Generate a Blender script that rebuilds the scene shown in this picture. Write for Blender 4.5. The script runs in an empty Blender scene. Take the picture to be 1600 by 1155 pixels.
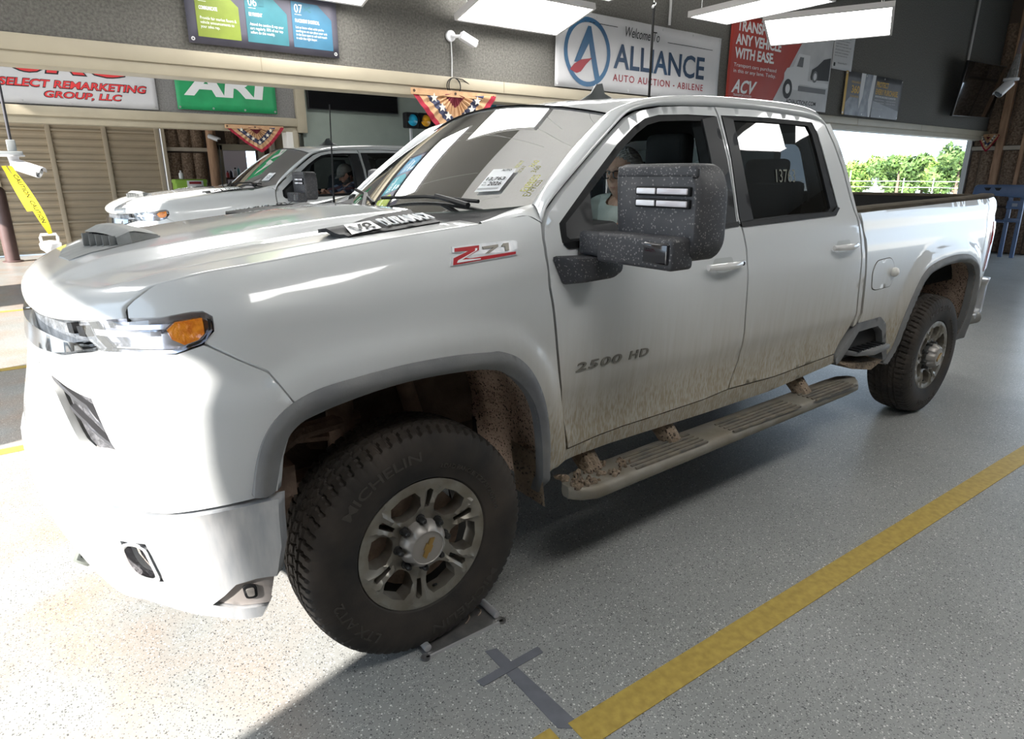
import bpy, bmesh, math, random
import numpy as np
from mathutils import Vector, Matrix
from mathutils.geometry import delaunay_2d_cdt
random.seed(7); rng = np.random.default_rng(7)
SC = bpy.context.scene; COL = SC.collection
PI = math.pi

# ------------------------------------------------------------------ camera
cam = bpy.data.cameras.new('camera'); camo = bpy.data.objects.new('camera', cam); COL.objects.link(camo)
F_PX, CLOC, YAW, PITCH = 1001.29, (-.909, -2.705, 1.634), -.639, .295
cam.sensor_width = 36.0; cam.sensor_fit = 'HORIZONTAL'; cam.lens = 36.0*F_PX/1600.0
cam.clip_start = .05; cam.clip_end = 600
camo.location = CLOC; camo.rotation_mode = 'XYZ'; camo.rotation_euler = (PI/2-PITCH, 0, YAW)
SC.camera = camo
# ------------------------------------------------------------------ sky, sun, exposure
world = bpy.data.worlds.new('sky'); SC.world = world; world.use_nodes = True
wn = world.node_tree.nodes; wn.clear()
w_out = wn.new('ShaderNodeOutputWorld'); w_bg = wn.new('ShaderNodeBackground')
w_bg.inputs[0].default_value = (.66, .82, 1.0, 1); w_bg.inputs[1].default_value = 3.2
world.node_tree.links.new(w_bg.outputs[0], w_out.inputs[0])
SUN_EL = math.radians(31.0); SUN_DIR = Vector((.967*math.cos(SUN_EL), .253*math.cos(SUN_EL), -math.sin(SUN_EL)))
sl = bpy.data.lights.new('sun', 'SUN'); sl.energy = 17.0; sl.angle = .012; sl.color = (1, .95, .88)
so = bpy.data.objects.new('sun', sl); COL.objects.link(so); so.location = (-20, -6, 14)
so.rotation_euler = SUN_DIR.to_track_quat('-Z', 'Y').to_euler()
SC.view_settings.view_transform = 'Standard'; SC.view_settings.look = 'None'
SC.view_settings.gamma = 1.0; SC.view_settings.use_curve_mapping = False
SC.view_settings.exposure = 0.12
PANEL_POWER = 14.0

# ------------------------------------------------------------------ materials
MATS = {}
def node(nt, typ, **kw):
    n = nt.nodes.new(typ)
    for k, v in kw.items():
        if k.startswith('i_'):
            n.inputs[int(k[2:]) if k[2:].isdigit() else k[2:].replace('_', ' ')].default_value = v
        else: setattr(n, k, v)
    return n
def c4(c): return (c[0], c[1], c[2], 1.0)
def srgb(r, g, b):
    f = lambda v: (v/255/12.92) if v <= 10 else ((v/255+.055)/1.055)**2.4
    return (f(r), f(g), f(b))
def mat(name, col, rough=.5, metal=0.0, coat=0.0, trans=0.0, alpha=1.0, var=0.0, vscale=6.0, col2=None, bump=0.0, bscale=80.0, emit=None, estr=0.0, ior=1.45, spec=.5, stretch=None):
    if name in MATS: return MATS[name]
    m = bpy.data.materials.new(name); m.use_nodes = True; nt = m.node_tree
    b = nt.nodes['Principled BSDF']
    b.inputs['Base Color'].default_value = c4(col); b.inputs['Roughness'].default_value = rough
    b.inputs['Metallic'].default_value = metal; b.inputs['Coat Weight'].default_value = coat
    b.inputs['Transmission Weight'].default_value = trans; b.inputs['Alpha'].default_value = alpha
    b.inputs['IOR'].default_value = ior; b.inputs['Specular IOR Level'].default_value = spec
    tc = None
    if var > 0 or bump > 0 or col2 is not None:
        tc = node(nt, 'ShaderNodeTexCoord'); vec = tc.outputs['Object']
        if stretch:
            mp = node(nt, 'ShaderNodeMapping'); mp.inputs['Scale'].default_value = stretch
            nt.links.new(vec, mp.inputs[0]); vec = mp.outputs[0]
    if var > 0 or col2 is not None:
        nz = node(nt, 'ShaderNodeTexNoise'); nz.inputs['Scale'].default_value = vscale; nz.inputs['Detail'].default_value = 5
        nt.links.new(vec, nz.inputs['Vector'])
        rp = node(nt, 'ShaderNodeValToRGB'); rp.color_ramp.elements[0].position = .32; rp.color_ramp.elements[1].position = .68
        a = col; bb = col2 if col2 is not None else col
        if col2 is None:
            a = tuple(max(0, c*(1-var)) for c in col); bb = tuple(min(1, c*(1+var)) for c in col)
        rp.color_ramp.elements[0].color = c4(a); rp.color_ramp.elements[1].color = c4(bb)
        nt.links.new(nz.outputs['Fac'], rp.inputs[0]); nt.links.new(rp.outputs[0], b.inputs['Base Color'])
    if bump > 0:
        n2 = node(nt, 'ShaderNodeTexNoise'); n2.inputs['Scale'].default_value = bscale; n2.inputs['Detail'].default_value = 4
        nt.links.new(vec, n2.inputs['Vector'])
        bp = node(nt, 'ShaderNodeBump'); bp.inputs['Strength'].default_value = bump; bp.inputs['Distance'].default_value = .02
        nt.links.new(n2.outputs['Fac'], bp.inputs['Height']); nt.links.new(bp.outputs[0], b.inputs['Normal'])
    if emit:
        b.inputs['Emission Color'].default_value = c4(emit); b.inputs['Emission Strength'].default_value = estr
    MATS[name] = m; return m
def thin_glass(name, tint, refl=.10, dirt=.0, dcol=(.5,.5,.45)):
    """window pane: see-through with a mirror coat and a film of dust"""
    if name in MATS: return MATS[name]
    m = bpy.data.materials.new(name); m.use_nodes = True; nt = m.node_tree; nt.nodes.clear()
    out = node(nt, 'ShaderNodeOutputMaterial'); tr = node(nt, 'ShaderNodeBsdfTransparent'); gl = node(nt, 'ShaderNodeBsdfGlossy')
    tr.inputs[0].default_value = c4(tint); gl.inputs['Roughness'].default_value = .015
    lw = node(nt, 'ShaderNodeFresnel'); lw.inputs[0].default_value = 1.5
    ad = node(nt, 'ShaderNodeMath', operation='ADD', use_clamp=True); ad.inputs[1].default_value = refl-.04
    nt.links.new(lw.outputs[0], ad.inputs[0])
    mx = node(nt, 'ShaderNodeMixShader'); nt.links.new(ad.outputs[0], mx.inputs[0]); nt.links.new(tr.outputs[0], mx.inputs[1]); nt.links.new(gl.outputs[0], mx.inputs[2])
    last = mx
    if dirt > 0:
        df = node(nt, 'ShaderNodeBsdfDiffuse'); df.inputs[0].default_value = c4(dcol)
        tc = node(nt, 'ShaderNodeTexCoord'); nz = node(nt, 'ShaderNodeTexNoise'); nz.inputs['Scale'].default_value = 5; nz.inputs['Detail'].default_value = 8
        nt.links.new(tc.outputs['Object'], nz.inputs['Vector'])
        vo = node(nt, 'ShaderNodeTexVoronoi'); vo.inputs['Scale'].default_value = 70; nt.links.new(tc.outputs['Object'], vo.inputs['Vector'])
        lt = node(nt, 'ShaderNodeMath', operation='LESS_THAN'); lt.inputs[1].default_value = .16; nt.links.new(vo.outputs['Distance'], lt.inputs[0])
        mu = node(nt, 'ShaderNodeMath', operation='MULTIPLY'); mu.inputs[1].default_value = dirt*2; nt.links.new(lt.outputs[0], mu.inputs[0])
        ml = node(nt, 'ShaderNodeMath', operation='MULTIPLY_ADD'); ml.inputs[1].default_value = dirt; nt.links.new(nz.outputs['Fac'], ml.inputs[0]); nt.links.new(mu.outputs[0], ml.inputs[2])
        m2 = node(nt, 'ShaderNodeMixShader'); nt.links.new(ml.outputs[0], m2.inputs[0]); nt.links.new(mx.outputs[0], m2.inputs[1]); nt.links.new(df.outputs[0], m2.inputs[2]); last = m2
    nt.links.new(last.outputs[0], out.inputs[0]); MATS[name] = m; return m

# ------------------------------------------------------------------ mesh helpers
def link(o, parent=None):
    COL.objects.link(o)
    if parent is not None: o.parent = parent
    return o
def mesh_obj(name, verts, faces, material, parent=None, smooth=False, kind=None):
    me = bpy.data.meshes.new(name); me.from_pydata([tuple(map(float, v)) for v in verts], [], [tuple(int(i) for i in f) for f in faces])
    me.update()
    if smooth: me.polygons.foreach_set('use_smooth', [True]*len(me.polygons))
    if material: me.materials.append(material)
    o = link(bpy.data.objects.new(name, me), parent)
    if kind: o['kind'] = kind
    return o
def bm_obj(name, bm, material, parent=None, smooth=False, angle=None):
    me = bpy.data.meshes.new(name); bm.to_mesh(me); bm.free()
    if smooth:
        me.polygons.foreach_set('use_smooth', [True]*len(me.polygons))
        if angle: me.set_sharp_from_angle(angle=math.radians(angle))
    if material: me.materials.append(material)
    return link(bpy.data.objects.new(name, me), parent)
def empty(name, loc, label=None, cat=None, group=None, rz=0):
    o = bpy.data.objects.new(name, None); COL.objects.link(o); o.location = loc; o.rotation_euler = (0, 0, rz); o.empty_display_size = .1
    if label: tag(o, label, cat, group)
    return o
def tag(o, label, cat, group=None):
    o['label'] = label; o['category'] = cat
    if group: o['group'] = group
    return o
def struct(o): o['kind'] = 'structure'; return o
class MB:
    """collects simple shapes into one mesh"""
    def __init__(s): s.v = []; s.f = []
    def add(s, v, f):
        n = len(s.v); s.v += [tuple(map(float, p)) for p in v]; s.f += [tuple(i+n for i in g) for g in f]; return s
    def box(s, x0, x1, y0, y1, z0, z1, M=None):
        v = [(x, y, z) for z in (z0, z1) for y in (y0, y1) for x in (x0, x1)]
        if M is not None: v = [M @ Vector(p) for p in v]
        return s.add(v, [(0,2,3,1),(4,5,7,6),(0,1,5,4),(2,6,7,3),(0,4,6,2),(1,3,7,5)])
    def prism(s, poly, h0, h1, fn):
        """extrude 2-D polygon; fn(u, v, h) -> xyz"""
        n = len(poly); v = [fn(u, w, h0) for u, w in poly]+[fn(u, w, h1) for u, w in poly]
        return s.add(v, [tuple(range(n))[::-1], tuple(range(n, 2*n))]+[(i, (i+1) % n, n+(i+1) % n, n+i) for i in range(n)])
    def tube(s, pts, r, n=10, cap=True):
        P = [Vector(p) for p in pts]; rr = r if hasattr(r, '__len__') else [r]*len(P); rings = []
        t0 = (P[1]-P[0]).normalized(); up = Vector((0,0,1)) if abs(t0.z) < .9 else Vector((1,0,0)); nrm = t0.cross(up).normalized()
        for i, p in enumerate(P):
            t = ((P[min(i+1, len(P)-1)]-P[max(i-1, 0)])).normalized()
            nrm = (nrm-t*nrm.dot(t)).normalized(); b = t.cross(nrm)
            rings.append([p+(nrm*math.cos(a)+b*math.sin(a))*rr[i] for a in [2*PI*k/n for k in range(n)]])
        v = [q for R in rings for q in R]; f = []
        for i in range(len(P)-1):
            for k in range(n): f.append((i*n+k, i*n+(k+1) % n, (i+1)*n+(k+1) % n, (i+1)*n+k))
        if cap: f += [tuple(range(n))[::-1], tuple((len(P)-1)*n+k for k in range(n))]
        return s.add(v, f)
    def lathe(s, prof, n=24, M=None, closed=False):
        """prof: (r, h) about local z"""
        v = []
        for r, h in prof:
            for k in range(n):
                a = 2*PI*k/n; p = Vector((r*math.cos(a), r*math.sin(a), h)); v.append(M @ p if M is not None else p)
        f = []; m = len(prof)
        for i in range(m-1 if not closed else m):
            j = (i+1) % m
            for k in range(n): f.append((i*n+k, i*n+(k+1) % n, j*n+(k+1) % n, j*n+k))
        if not closed: f += [tuple(range(n))[::-1], tuple((m-1)*n+k for k in range(n))]
        return s.add(v, f)
    def grid(s, P):
        """P: rows x cols x 3"""
        R = len(P); C = len(P[0]); v = [p for row in P for p in row]
        return s.add(v, [(i*C+j, i*C+j+1, (i+1)*C+j+1, (i+1)*C+j) for i in range(R-1) for j in range(C-1)])
    def obj(s, name, material, parent=None, smooth=False, angle=None, bevel=0.0, seg=2):
        bm = bmesh.new(); vs = [bm.verts.new(p) for p in s.v]
        for f in s.f:
            try: bm.faces.new([vs[i] for i in f])
            except ValueError: pass
        bmesh.ops.recalc_face_normals(bm, faces=bm.faces)
        if bevel > 0:
            es = [e for e in bm.edges if len(e.link_faces) == 2 and e.calc_face_angle(0) > .5]
            bmesh.ops.bevel(bm, geom=es, offset=bevel, segments=seg, affect='EDGES', profile=.5, clamp_overlap=True)
        return bm_obj(name, bm, material, parent, smooth or bevel > 0, angle or 40)
def rbox(name, x0, x1, y0, y1, z0, z1, material, parent=None, r=.01, M=None, seg=2):
    return MB().box(x0, x1, y0, y1, z0, z1, M).obj(name, material, parent, bevel=r, seg=seg)
def loft_obj(name, P, material, parent=None, smooth=True, flip=False):
    R = len(P); C = len(P[0]); v = [p for row in P for p in row]
    f = [(i*C+j, i*C+j+1, (i+1)*C+j+1, (i+1)*C+j) for i in range(R-1) for j in range(C-1)]
    if flip: f = [g[::-1] for g in f]
    return mesh_obj(name, v, f, material, parent, smooth)
def in_poly(x, y, poly):
    x = np.asarray(x); y = np.asarray(y); c = np.zeros(x.shape, bool); n = len(poly)
    for i in range(n):
        ax, ay = poly[i]; bx, by = poly[i-1]
        with np.errstate(divide='ignore', invalid='ignore'):
            c ^= ((ay > y) != (by > y)) & (x < (bx-ax)*(y-ay)/(by-ay+1e-15)+ax)
    return c
def densify(poly, step, closed=True):
    out = []; n = len(poly)
    for i in range(n if closed else n-1):
        a = np.array(poly[i], float); b = np.array(poly[(i+1) % n], float); k = max(1, int(np.ceil(np.hypot(*(b-a))/step)))
        out += [tuple(a+(b-a)*j/k) for j in range(k)]
    if not closed: out.append(tuple(poly[-1]))
    return out
def roundpoly(poly, r, n=3):
    out = []; m = len(poly)
    for i in range(m):
        p0, p, p1 = (np.array(poly[(i+k) % m], float) for k in (-1, 0, 1))
        a = p0-p; b = p1-p; la, lb = np.hypot(*a), np.hypot(*b); d = min(r, la*.45, lb*.45)
        q0, q1 = p+a/la*d, p+b/lb*d
        for k in range(n+1):
            t = k/n; out.append(tuple((1-t)**2*q0+2*t*(1-t)*p+t*t*q1))
    return out
def panel_data(outline, fn, holes=(), step=.03, lip=0.0, lipdir=(0,1,0), lips_holes=True, back=False):
    """sheet: 2-D outline (u, v) filled with small triangles, lifted onto fn(u, v) -> x, y, z arrays, edge folded by lip"""
    loops = [densify(outline, step)]+[densify(h, step) for h in holes]
    us = [p for l in loops for p in l]; o = np.array(loops[0])
    g = np.meshgrid(np.arange(o[:,0].min(), o[:,0].max(), step), np.arange(o[:,1].min(), o[:,1].max(), step)); gx, gy = g[0].ravel()+1e-4, g[1].ravel()+1.3e-4
    keep = in_poly(gx, gy, loops[0])
    for h in loops[1:]: keep &= ~in_poly(gx, gy, h)
    for l in loops: keep &= poly_dist(gx, gy, l, True) > step*.45
    pts = us+list(zip(gx[keep], gy[keep]))
    edges = []; k = 0
    for l in loops:
        n = len(l); edges += [(k+i, k+(i+1) % n) for i in range(n)]; k += n
    r = delaunay_2d_cdt([Vector(p) for p in pts], edges, [], 0, 1e-6)
    V = np.array([tuple(v) for v in r[0]]); T = [f for f in r[2]]
    cx = np.array([V[list(f)].mean(0) for f in T]); ok = in_poly(cx[:,0], cx[:,1], loops[0])
    for h in loops[1:]: ok &= ~in_poly(cx[:,0], cx[:,1], h)
    T = [f for f, q in zip(T, ok) if q]
    X = np.stack(fn(V[:,0], V[:,1]), -1); verts = [tuple(p) for p in X]; faces = [tuple(f) for f in T]
    if lip:
        nv = len(verts); L = np.array(lipdir, float)
        for li, l in enumerate(loops):
            if li and not lips_holes: continue
            a = np.array(l); Q = np.stack(fn(a[:,0], a[:,1]), -1); n = len(l); s = len(verts)
            verts += [tuple(q) for q in Q]+[tuple(q+L*lip) for q in Q]
            for i in range(n):
                j = (i+1) % n; q = (s+i, s+j, s+n+j, s+n+i); faces.append(q if li == 0 else q[::-1])
    return verts, faces
def panel(name, outline, fn, material, parent=None, **kw):
    v, f = panel_data(outline, fn, **kw)
    bm = bmesh.new(); vs = [bm.verts.new(p) for p in v]
    for q in f:
        try: bm.faces.new([vs[i] for i in q])
        except ValueError: pass
    bmesh.ops.recalc_face_normals(bm, faces=bm.faces)
    return bm_obj(name, bm, material, parent, True)
# lettering: flat or raised letters from the built-in typeface
def text_data(body, w=None, h=None, ext=0.0, shear=0.0, bold=0.0, space=1.0, line=1.0, align='LEFT'):
    cu = bpy.data.curves.new('lettering', 'FONT'); cu.body = body; cu.size = 1.0; cu.shear = shear; cu.offset = bold; cu.extrude = 0.0
    cu.space_character = space; cu.space_line = line; cu.align_x = align; cu.resolution_u = 3
    o = bpy.data.objects.new('lettering', cu); COL.objects.link(o)
    dg = bpy.context.evaluated_depsgraph_get(); me = bpy.data.meshes.new_from_object(o.evaluated_get(dg))
    bpy.data.objects.remove(o); bpy.data.curves.remove(cu)
    v = np.array([p.co[:] for p in me.vertices]); f = [tuple(p.vertices) for p in me.polygons]
    bpy.data.meshes.remove(me)
    lo, hi = v.min(0), v.max(0); v = v-lo; s = hi-lo
    sx = w/s[0] if w else None; sy = h/s[1] if h else None
    if sx is None: sx = sy
    if sy is None: sy = sx
    v = v*np.array([sx, sy, 1]); v[:,2] = 0
    if ext:
        n = len(v); from collections import Counter
        ec = Counter(); 
        for q in f:
            for i in range(len(q)): ec[tuple(sorted((q[i], q[(i+1) % len(q)])))] += 1
        side = [(q[i], q[(i+1) % len(q)]) for q in f for i in range(len(q)) if ec[tuple(sorted((q[i], q[(i+1) % len(q)])))] == 1]
        v = np.vstack([v, v+np.array([0,0,ext])])
        f = [tuple(i+n for i in q) for q in f]+[(a, b, b+n, a+n) for a, b in side]
    return v, f
def text(name, body, fn, material, parent, **kw):
    """fn(u, v, d) -> xyz with u right, v up, d towards the reader"""
    v, f = text_data(body, **kw)
    P = np.stack(fn(v[:,0], v[:,1], v[:,2]), -1)
    return mesh_obj(name, P, f, material, parent)

# ================================================================== the building
def floor_mat():
    m = bpy.data.materials.new('epoxy_flake_floor'); m.use_nodes = True; nt = m.node_tree; L = nt.links; b = nt.nodes['Principled BSDF']
    tc = node(nt, 'ShaderNodeTexCoord'); vec = tc.outputs['Object']
    nz = node(nt, 'ShaderNodeTexNoise'); nz.inputs['Scale'].default_value = 1.1; nz.inputs['Detail'].default_value = 7; L.new(vec, nz.inputs['Vector'])
    rp = node(nt, 'ShaderNodeValToRGB'); e = rp.color_ramp.elements; e[0].position = .30; e[0].color = c4((.265,.27,.26)); e[1].position = .72; e[1].color = c4((.35,.355,.345)); L.new(nz.outputs['Fac'], rp.inputs[0])
    # worn, earthy patches towards the entrance
    n2 = node(nt, 'ShaderNodeTexNoise'); n2.inputs['Scale'].default_value = 2.3; n2.inputs['Detail'].default_value = 8; L.new(vec, n2.inputs['Vector'])
    sp = node(nt, 'ShaderNodeSeparateXYZ'); L.new(vec, sp.inputs[0])
    mr = node(nt, 'ShaderNodeMapRange', interpolation_type='SMOOTHSTEP'); mr.inputs['From Min'].default_value = .2; mr.inputs['From Max'].default_value = -1.0; L.new(sp.outputs['X'], mr.inputs['Value'])
    r2 = node(nt, 'ShaderNodeMapRange'); r2.inputs['From Min'].default_value = .42; r2.inputs['From Max'].default_value = .66; L.new(n2.outputs['Fac'], r2.inputs['Value'])
    mm = node(nt, 'ShaderNodeMath', operation='MULTIPLY'); L.new(mr.outputs[0], mm.inputs[0]); L.new(r2.outputs[0], mm.inputs[1])
    m7 = node(nt, 'ShaderNodeMath', operation='MULTIPLY'); L.new(mm.outputs[0], m7.inputs[0]); m7.inputs[1].default_value = .75
    mx = node(nt, 'ShaderNodeMix', data_type='RGBA'); L.new(m7.outputs[0], mx.inputs['Factor']); L.new(rp.outputs[0], mx.inputs['A']); mx.inputs['B'].default_value = c4((.34,.25,.19))
    last = mx.outputs['Result']
    for sc, seed, th, dist, col in ((190, 0, .20, .38, (.62,.62,.59)), (190, 3.3, .24, .38, (.06,.06,.065)), (105, 7.1, .10, .34, (.80,.80,.77)), (120, 9.1, .13, .36, (.03,.03,.035))):
        mp = node(nt, 'ShaderNodeMapping'); mp.inputs['Location'].default_value = (seed, seed*1.7, seed); L.new(vec, mp.inputs[0])
        vo = node(nt, 'ShaderNodeTexVoronoi'); vo.inputs['Scale'].default_value = sc; L.new(mp.outputs[0], vo.inputs['Vector'])
        sx = node(nt, 'ShaderNodeSeparateColor'); L.new(vo.outputs['Color'], sx.inputs[0])
        a = node(nt, 'ShaderNodeMath', operation='LESS_THAN'); a.inputs[1].default_value = th; L.new(sx.outputs[0], a.inputs[0])
        c = node(nt, 'ShaderNodeMath', operation='LESS_THAN'); c.inputs[1].default_value = dist; L.new(vo.outputs['Distance'], c.inputs[0])
        q = node(nt, 'ShaderNodeMath', operation='MULTIPLY'); L.new(a.outputs[0], q.inputs[0]); L.new(c.outputs[0], q.inputs[1])
        q2 = node(nt, 'ShaderNodeMath', operation='MULTIPLY'); L.new(q.outputs[0], q2.inputs[0]); q2.inputs[1].default_value = .8
        x2 = node(nt, 'ShaderNodeMix', data_type='RGBA'); L.new(q2.outputs[0], x2.inputs['Factor']); L.new(last, x2.inputs['A']); x2.inputs['B'].default_value = c4(col); last = x2.outputs['Result']
    L.new(last, b.inputs['Base Color'])
    n3 = node(nt, 'ShaderNodeTexNoise'); n3.inputs['Scale'].default_value = 3; n3.inputs['Detail'].default_value = 6; L.new(vec, n3.inputs['Vector'])
    rr = node(nt, 'ShaderNodeMapRange'); rr.inputs['To Min'].default_value = .24; rr.inputs['To Max'].default_value = .40; L.new(n3.outputs['Fac'], rr.inputs['Value']); L.new(rr.outputs[0], b.inputs['Roughness'])
    n4 = node(nt, 'ShaderNodeTexNoise'); n4.inputs['Scale'].default_value = 45; n4.inputs['Detail'].default_value = 3; L.new(vec, n4.inputs['Vector'])
    bp = node(nt, 'ShaderNodeBump'); bp.inputs['Strength'].default_value = .10; bp.inputs['Distance'].default_value = .01; L.new(n4.outputs['Fac'], bp.inputs['Height']); L.new(bp.outputs[0], b.inputs['Normal'])
    MATS['floor'] = m; return m
TAN = mat('tan_trim_paint', (.38,.335,.25), .5, var=.06, vscale=3)
def carpet(name, a, b):
    return mat(name, a, .95, col2=b, vscale=55, bump=.6, bscale=220)
CARP = carpet('wall_carpet_taupe', (.105,.10,.09), (.185,.178,.16))
CARP2 = carpet('wall_carpet_grey', (.19,.185,.18), (.28,.27,.265))
DRK = mat('dark_interior', (.05,.05,.052), .9)
GREEN = mat('sage_wall_paint', (.24,.275,.245), .7, var=.05, vscale=4, bump=.12, bscale=60)
STEEL = mat('galvanised_conduit', (.55,.55,.55), .4, metal=.5)
INS = mat('insulation_brown', (.13,.085,.055), .98, col2=(.33,.24,.175), vscale=26, bump=1.0, bscale=45)
WOOD = mat('rough_timber', (.35,.20,.12), .85, col2=(.52,.33,.21), vscale=20, stretch=(1,1,.12), bump=.5)
BOARD = mat('pale_board', (.50,.44,.36), .8, var=.1)
SIDING = mat('tan_metal_siding', (.52,.43,.31), .45, var=.05, vscale=3)
SIDL = mat('tan_metal_seam', (.60,.51,.38), .45)
YEL = mat('yellow_floor_paint', (.50,.36,.085), .45, col2=(.38,.265,.06), vscale=34)
CONC = mat('outdoor_concrete', (.62,.60,.56), .9, var=.08, vscale=2)

fl = struct(mesh_obj('floor', [(-4.3,-10,0),(16.4,-10,0),(16.4,16.5,0),(-4.3,16.5,0)], [(0,1,2,3)], floor_mat()))
gr = struct(mesh_obj('ground', [(-90,-90,-.02),(130,-90,-.02),(130,110,-.02),(-90,110,-.02)], [(0,1,2,3)], CONC))
ce = struct(MB().box(-4.3,16.4,-10,16.5,5.2,5.4).obj('ceiling', mat('ceiling_white_liner', (.42,.42,.41), .9)))
# floor markings
def stripe(name, pts, label):
    return struct(MB().prism(pts, .0005, .004, lambda u, v, h: (u, v, h)).obj(name, YEL))
def line(name, x0, y0, x1, y1, w): 
    d = Vector((x1-x0, y1-y0)).normalized(); n = Vector((-d.y, d.x))*w/2
    return struct(MB().prism([(x0-n.x,y0-n.y),(x1-n.x,y1-n.y),(x1+n.x,y1+n.y),(x0+n.x,y0+n.y)], .0005, .003, lambda u, v, h: (u, v, h)).obj(name, YEL))
line('trim_1', .175, -1.588, 16.3, -2.03, .105)
line('trim_2', .03, -1.566, .118, -1.568, .105)
line('trim_3', -4.2, 2.06, 2.0, 2.10, .10); line('trim_4', -4.2, 4.26, 2.0, 4.26, .10); line('trim_5', -4.2, 7.38, 2.0, 7.38, .10)
TAPE = mat('grey_floor_tape', (.145,.15,.17), .6, var=.12, vscale=14)
tp = empty('floor_tape', (.16,-1.25,0), 'dark grey tape cross stuck to the floor beside the yellow line', 'tape')
MB().prism([(-.012,.13),(.03,.117),(.045,-.33),(-.02,-.28)], .0005, .002, lambda u, v, h: (u, v, h)).obj('tape_strip', TAPE, tp)
MB().prism([(-.115,.028),(.153,.035),(.151,.0),(-.11,-.005)], .002, .0035, lambda u, v, h: (u, v, h)).obj('tape_strip', TAPE, tp)

# ---- entrance wall (behind the left edge of the frame) with its roll-up openings
def wall_with_openings(name, x0, x1, ops, y0, y1, top, m):
    mb = MB(); y = y0
    for a, b, h in ops:
        if a > y: mb.box(x0, x1, y, a, 0, top)
        if h < top: mb.box(x0, x1, a, b, h, top)
        y = b
    if y1 > y: mb.box(x0, x1, y, y1, 0, top)
    return struct(mb.obj(name, m))
wall_with_openings('wall_entrance', -4.3, -4.0, [(-1.93,1.5,3.45),(3.53,7.1,4.7),(9.07,13.5,2.6)], -10, 16.5, 5.2, mat('entrance_wall', (.40,.37,.33), .8))
# ---- exit wall: insulated studs, openings at the end of each lane
wall_with_openings('wall_exit', 16.1, 16.35, [(-7.5,-3.0,3.3),(-2.3,1.55,3.3),(3.30,7.95,3.5)], -10, 16.5, 5.2, mat('exit_wall_dark', (.12,.09,.07), .95))
we = bpy.data.objects['wall_exit']
def batt(name, w, h, m, par, at):
    nx, nz = 7, 14; P = [[(0, (i/(nx-1)-.5)*w, j/(nz-1)*h) for i in range(nx)] for j in range(nz)]
    P = [[(p[0]-(.07*math.sin(PI*i/(nx-1))**.6)*(1+.35*(random.random()-.5)) if 0 < i < nx-1 else p[0], p[1], p[2]) for i, p in enumerate(r)] for r in P]
    return P
for k, (ya, yb) in enumerate(((1.60,1.92),(1.95,2.30),(2.33,2.60),(2.78,3.02),(3.04,3.20))):
    for za, zb in ((.02,.95),(1.0,2.12),(2.24,3.4),(3.45,4.6)):
        P = batt('', yb-ya, zb-za, INS, we, 0); P = [[(16.10+p[0], (ya+yb)/2+p[1], za+p[2]) for p in r] for r in P]
        loft_obj('insulation_batt', P, INS, we)
MB().box(16.0,16.1,2.62,2.76,0,5.0).obj('stud', WOOD, we); MB().box(16.02,16.1,1.55,3.28,2.14,2.22).obj('purlin', BOARD, we)
MB().box(15.98,16.1,3.20,3.30,0,2.6).obj('jamb', STEEL, we); MB().box(16.0,16.1,2.24,2.31,0,5).obj('stud', WOOD, we)
# ---- carpeted fascia over the lane (ALLIANCE side)
fa = struct(MB().box(-4.0,16.1,3.0,3.2,2.50,5.2).obj('wall_fascia', CARP))
hb = struct(MB().box(-4.0,16.1,2.96,3.22,2.42,2.525).box(-4.0,16.1,2.985,3.21,2.34,2.425).obj('trim_6', TAN, bevel=.006))
for x in (-1.6,.82,3.2,5.6,8.0,10.4,12.8): MB().box(x-.002,x+.002,2.957,2.962,2.42,2.525).obj('trim_joint', mat('joint_line', (.3,.25,.18), .8), hb)
# ---- second fascia, further back
fb = struct(MB().box(-4.0,2.83,8.0,8.2,2.46,5.2).obj('wall_fascia_back', CARP2))
struct(MB().box(-4.0,2.95,7.93,8.22,2.36,2.48).box(-4.0,2.95,7.97,8.2,2.27,2.37).box(2.80,2.95,7.92,8.22,2.27,5.2).box(2.72,2.80,7.95,8.2,.0,2.3).obj('trim_7', TAN, bevel=.008))
struct(MB().box(2.90,16.1,8.0,8.2,0,5.2).obj('wall_office', GREEN))
struct(MB().box(2.62,2.72,7.97,8.18,0,2.28).obj('trim_8', mat('white_post', (.75,.73,.70), .5)))
# ---- far wall with sectional door, insulation, doorway
fw_ = struct(MB().box(-4.0,-3.4,14.5,14.8,0,5.2).box(1.9,3.15,14.5,14.8,0,5.2).box(-3.4,1.9,14.5,14.8,2.75,5.2).box(3.15,4.05,14.5,14.8,2.2,5.2).box(4.05,16.1,14.5,14.8,0,5.2).obj('wall_back', mat('far_wall_dark', (.07,.05,.04), .95)))
dr = struct(empty('door_1', (0,14.4,0)))
def ribbed(w, h, n):
    P = []
    for j in range(n*4+1):
        z = j*h/(n*4); k = j % 4; y = (0,-.0,-.022,-.022)[k]
        P.append([(-w/2, y, z), (w/2, y, z)])
    v = [p for r in P for p in r]; f = [(i*2, i*2+1, i*2+3, i*2+2) for i in range(len(P)-1)]
    me = bpy.data.meshes.new('door_section'); me.from_pydata(v, [], f); me.update(); me.materials.append(SIDING); return me
SEC = ribbed(.96, .60, 4)
xs = [-3.2,-2.2,-1.2,-.2,.8,1.82]
for i in range(5):
    for j in range(5):
        o = link(bpy.data.objects.new('door_section', SEC), dr); o.location = ((xs[i]+xs[i+1])/2, .03, .05+j*.625); o.scale = ((xs[i+1]-xs[i])/.98, 1, 1)
for j in range(6): MB().box(-3.2,1.84,-.01,.04,.02+j*.625,.05+j*.625).obj('door_rail', SIDL, dr)
for x in xs: MB().box(x-.045,x+.045,-.03,.02,0,3.0).obj('door_stile', SIDL, dr, bevel=.008)
MB().box(1.90,1.97,-.06,.06,0,3.0).obj('door_jamb', SIDL, dr)
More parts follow.
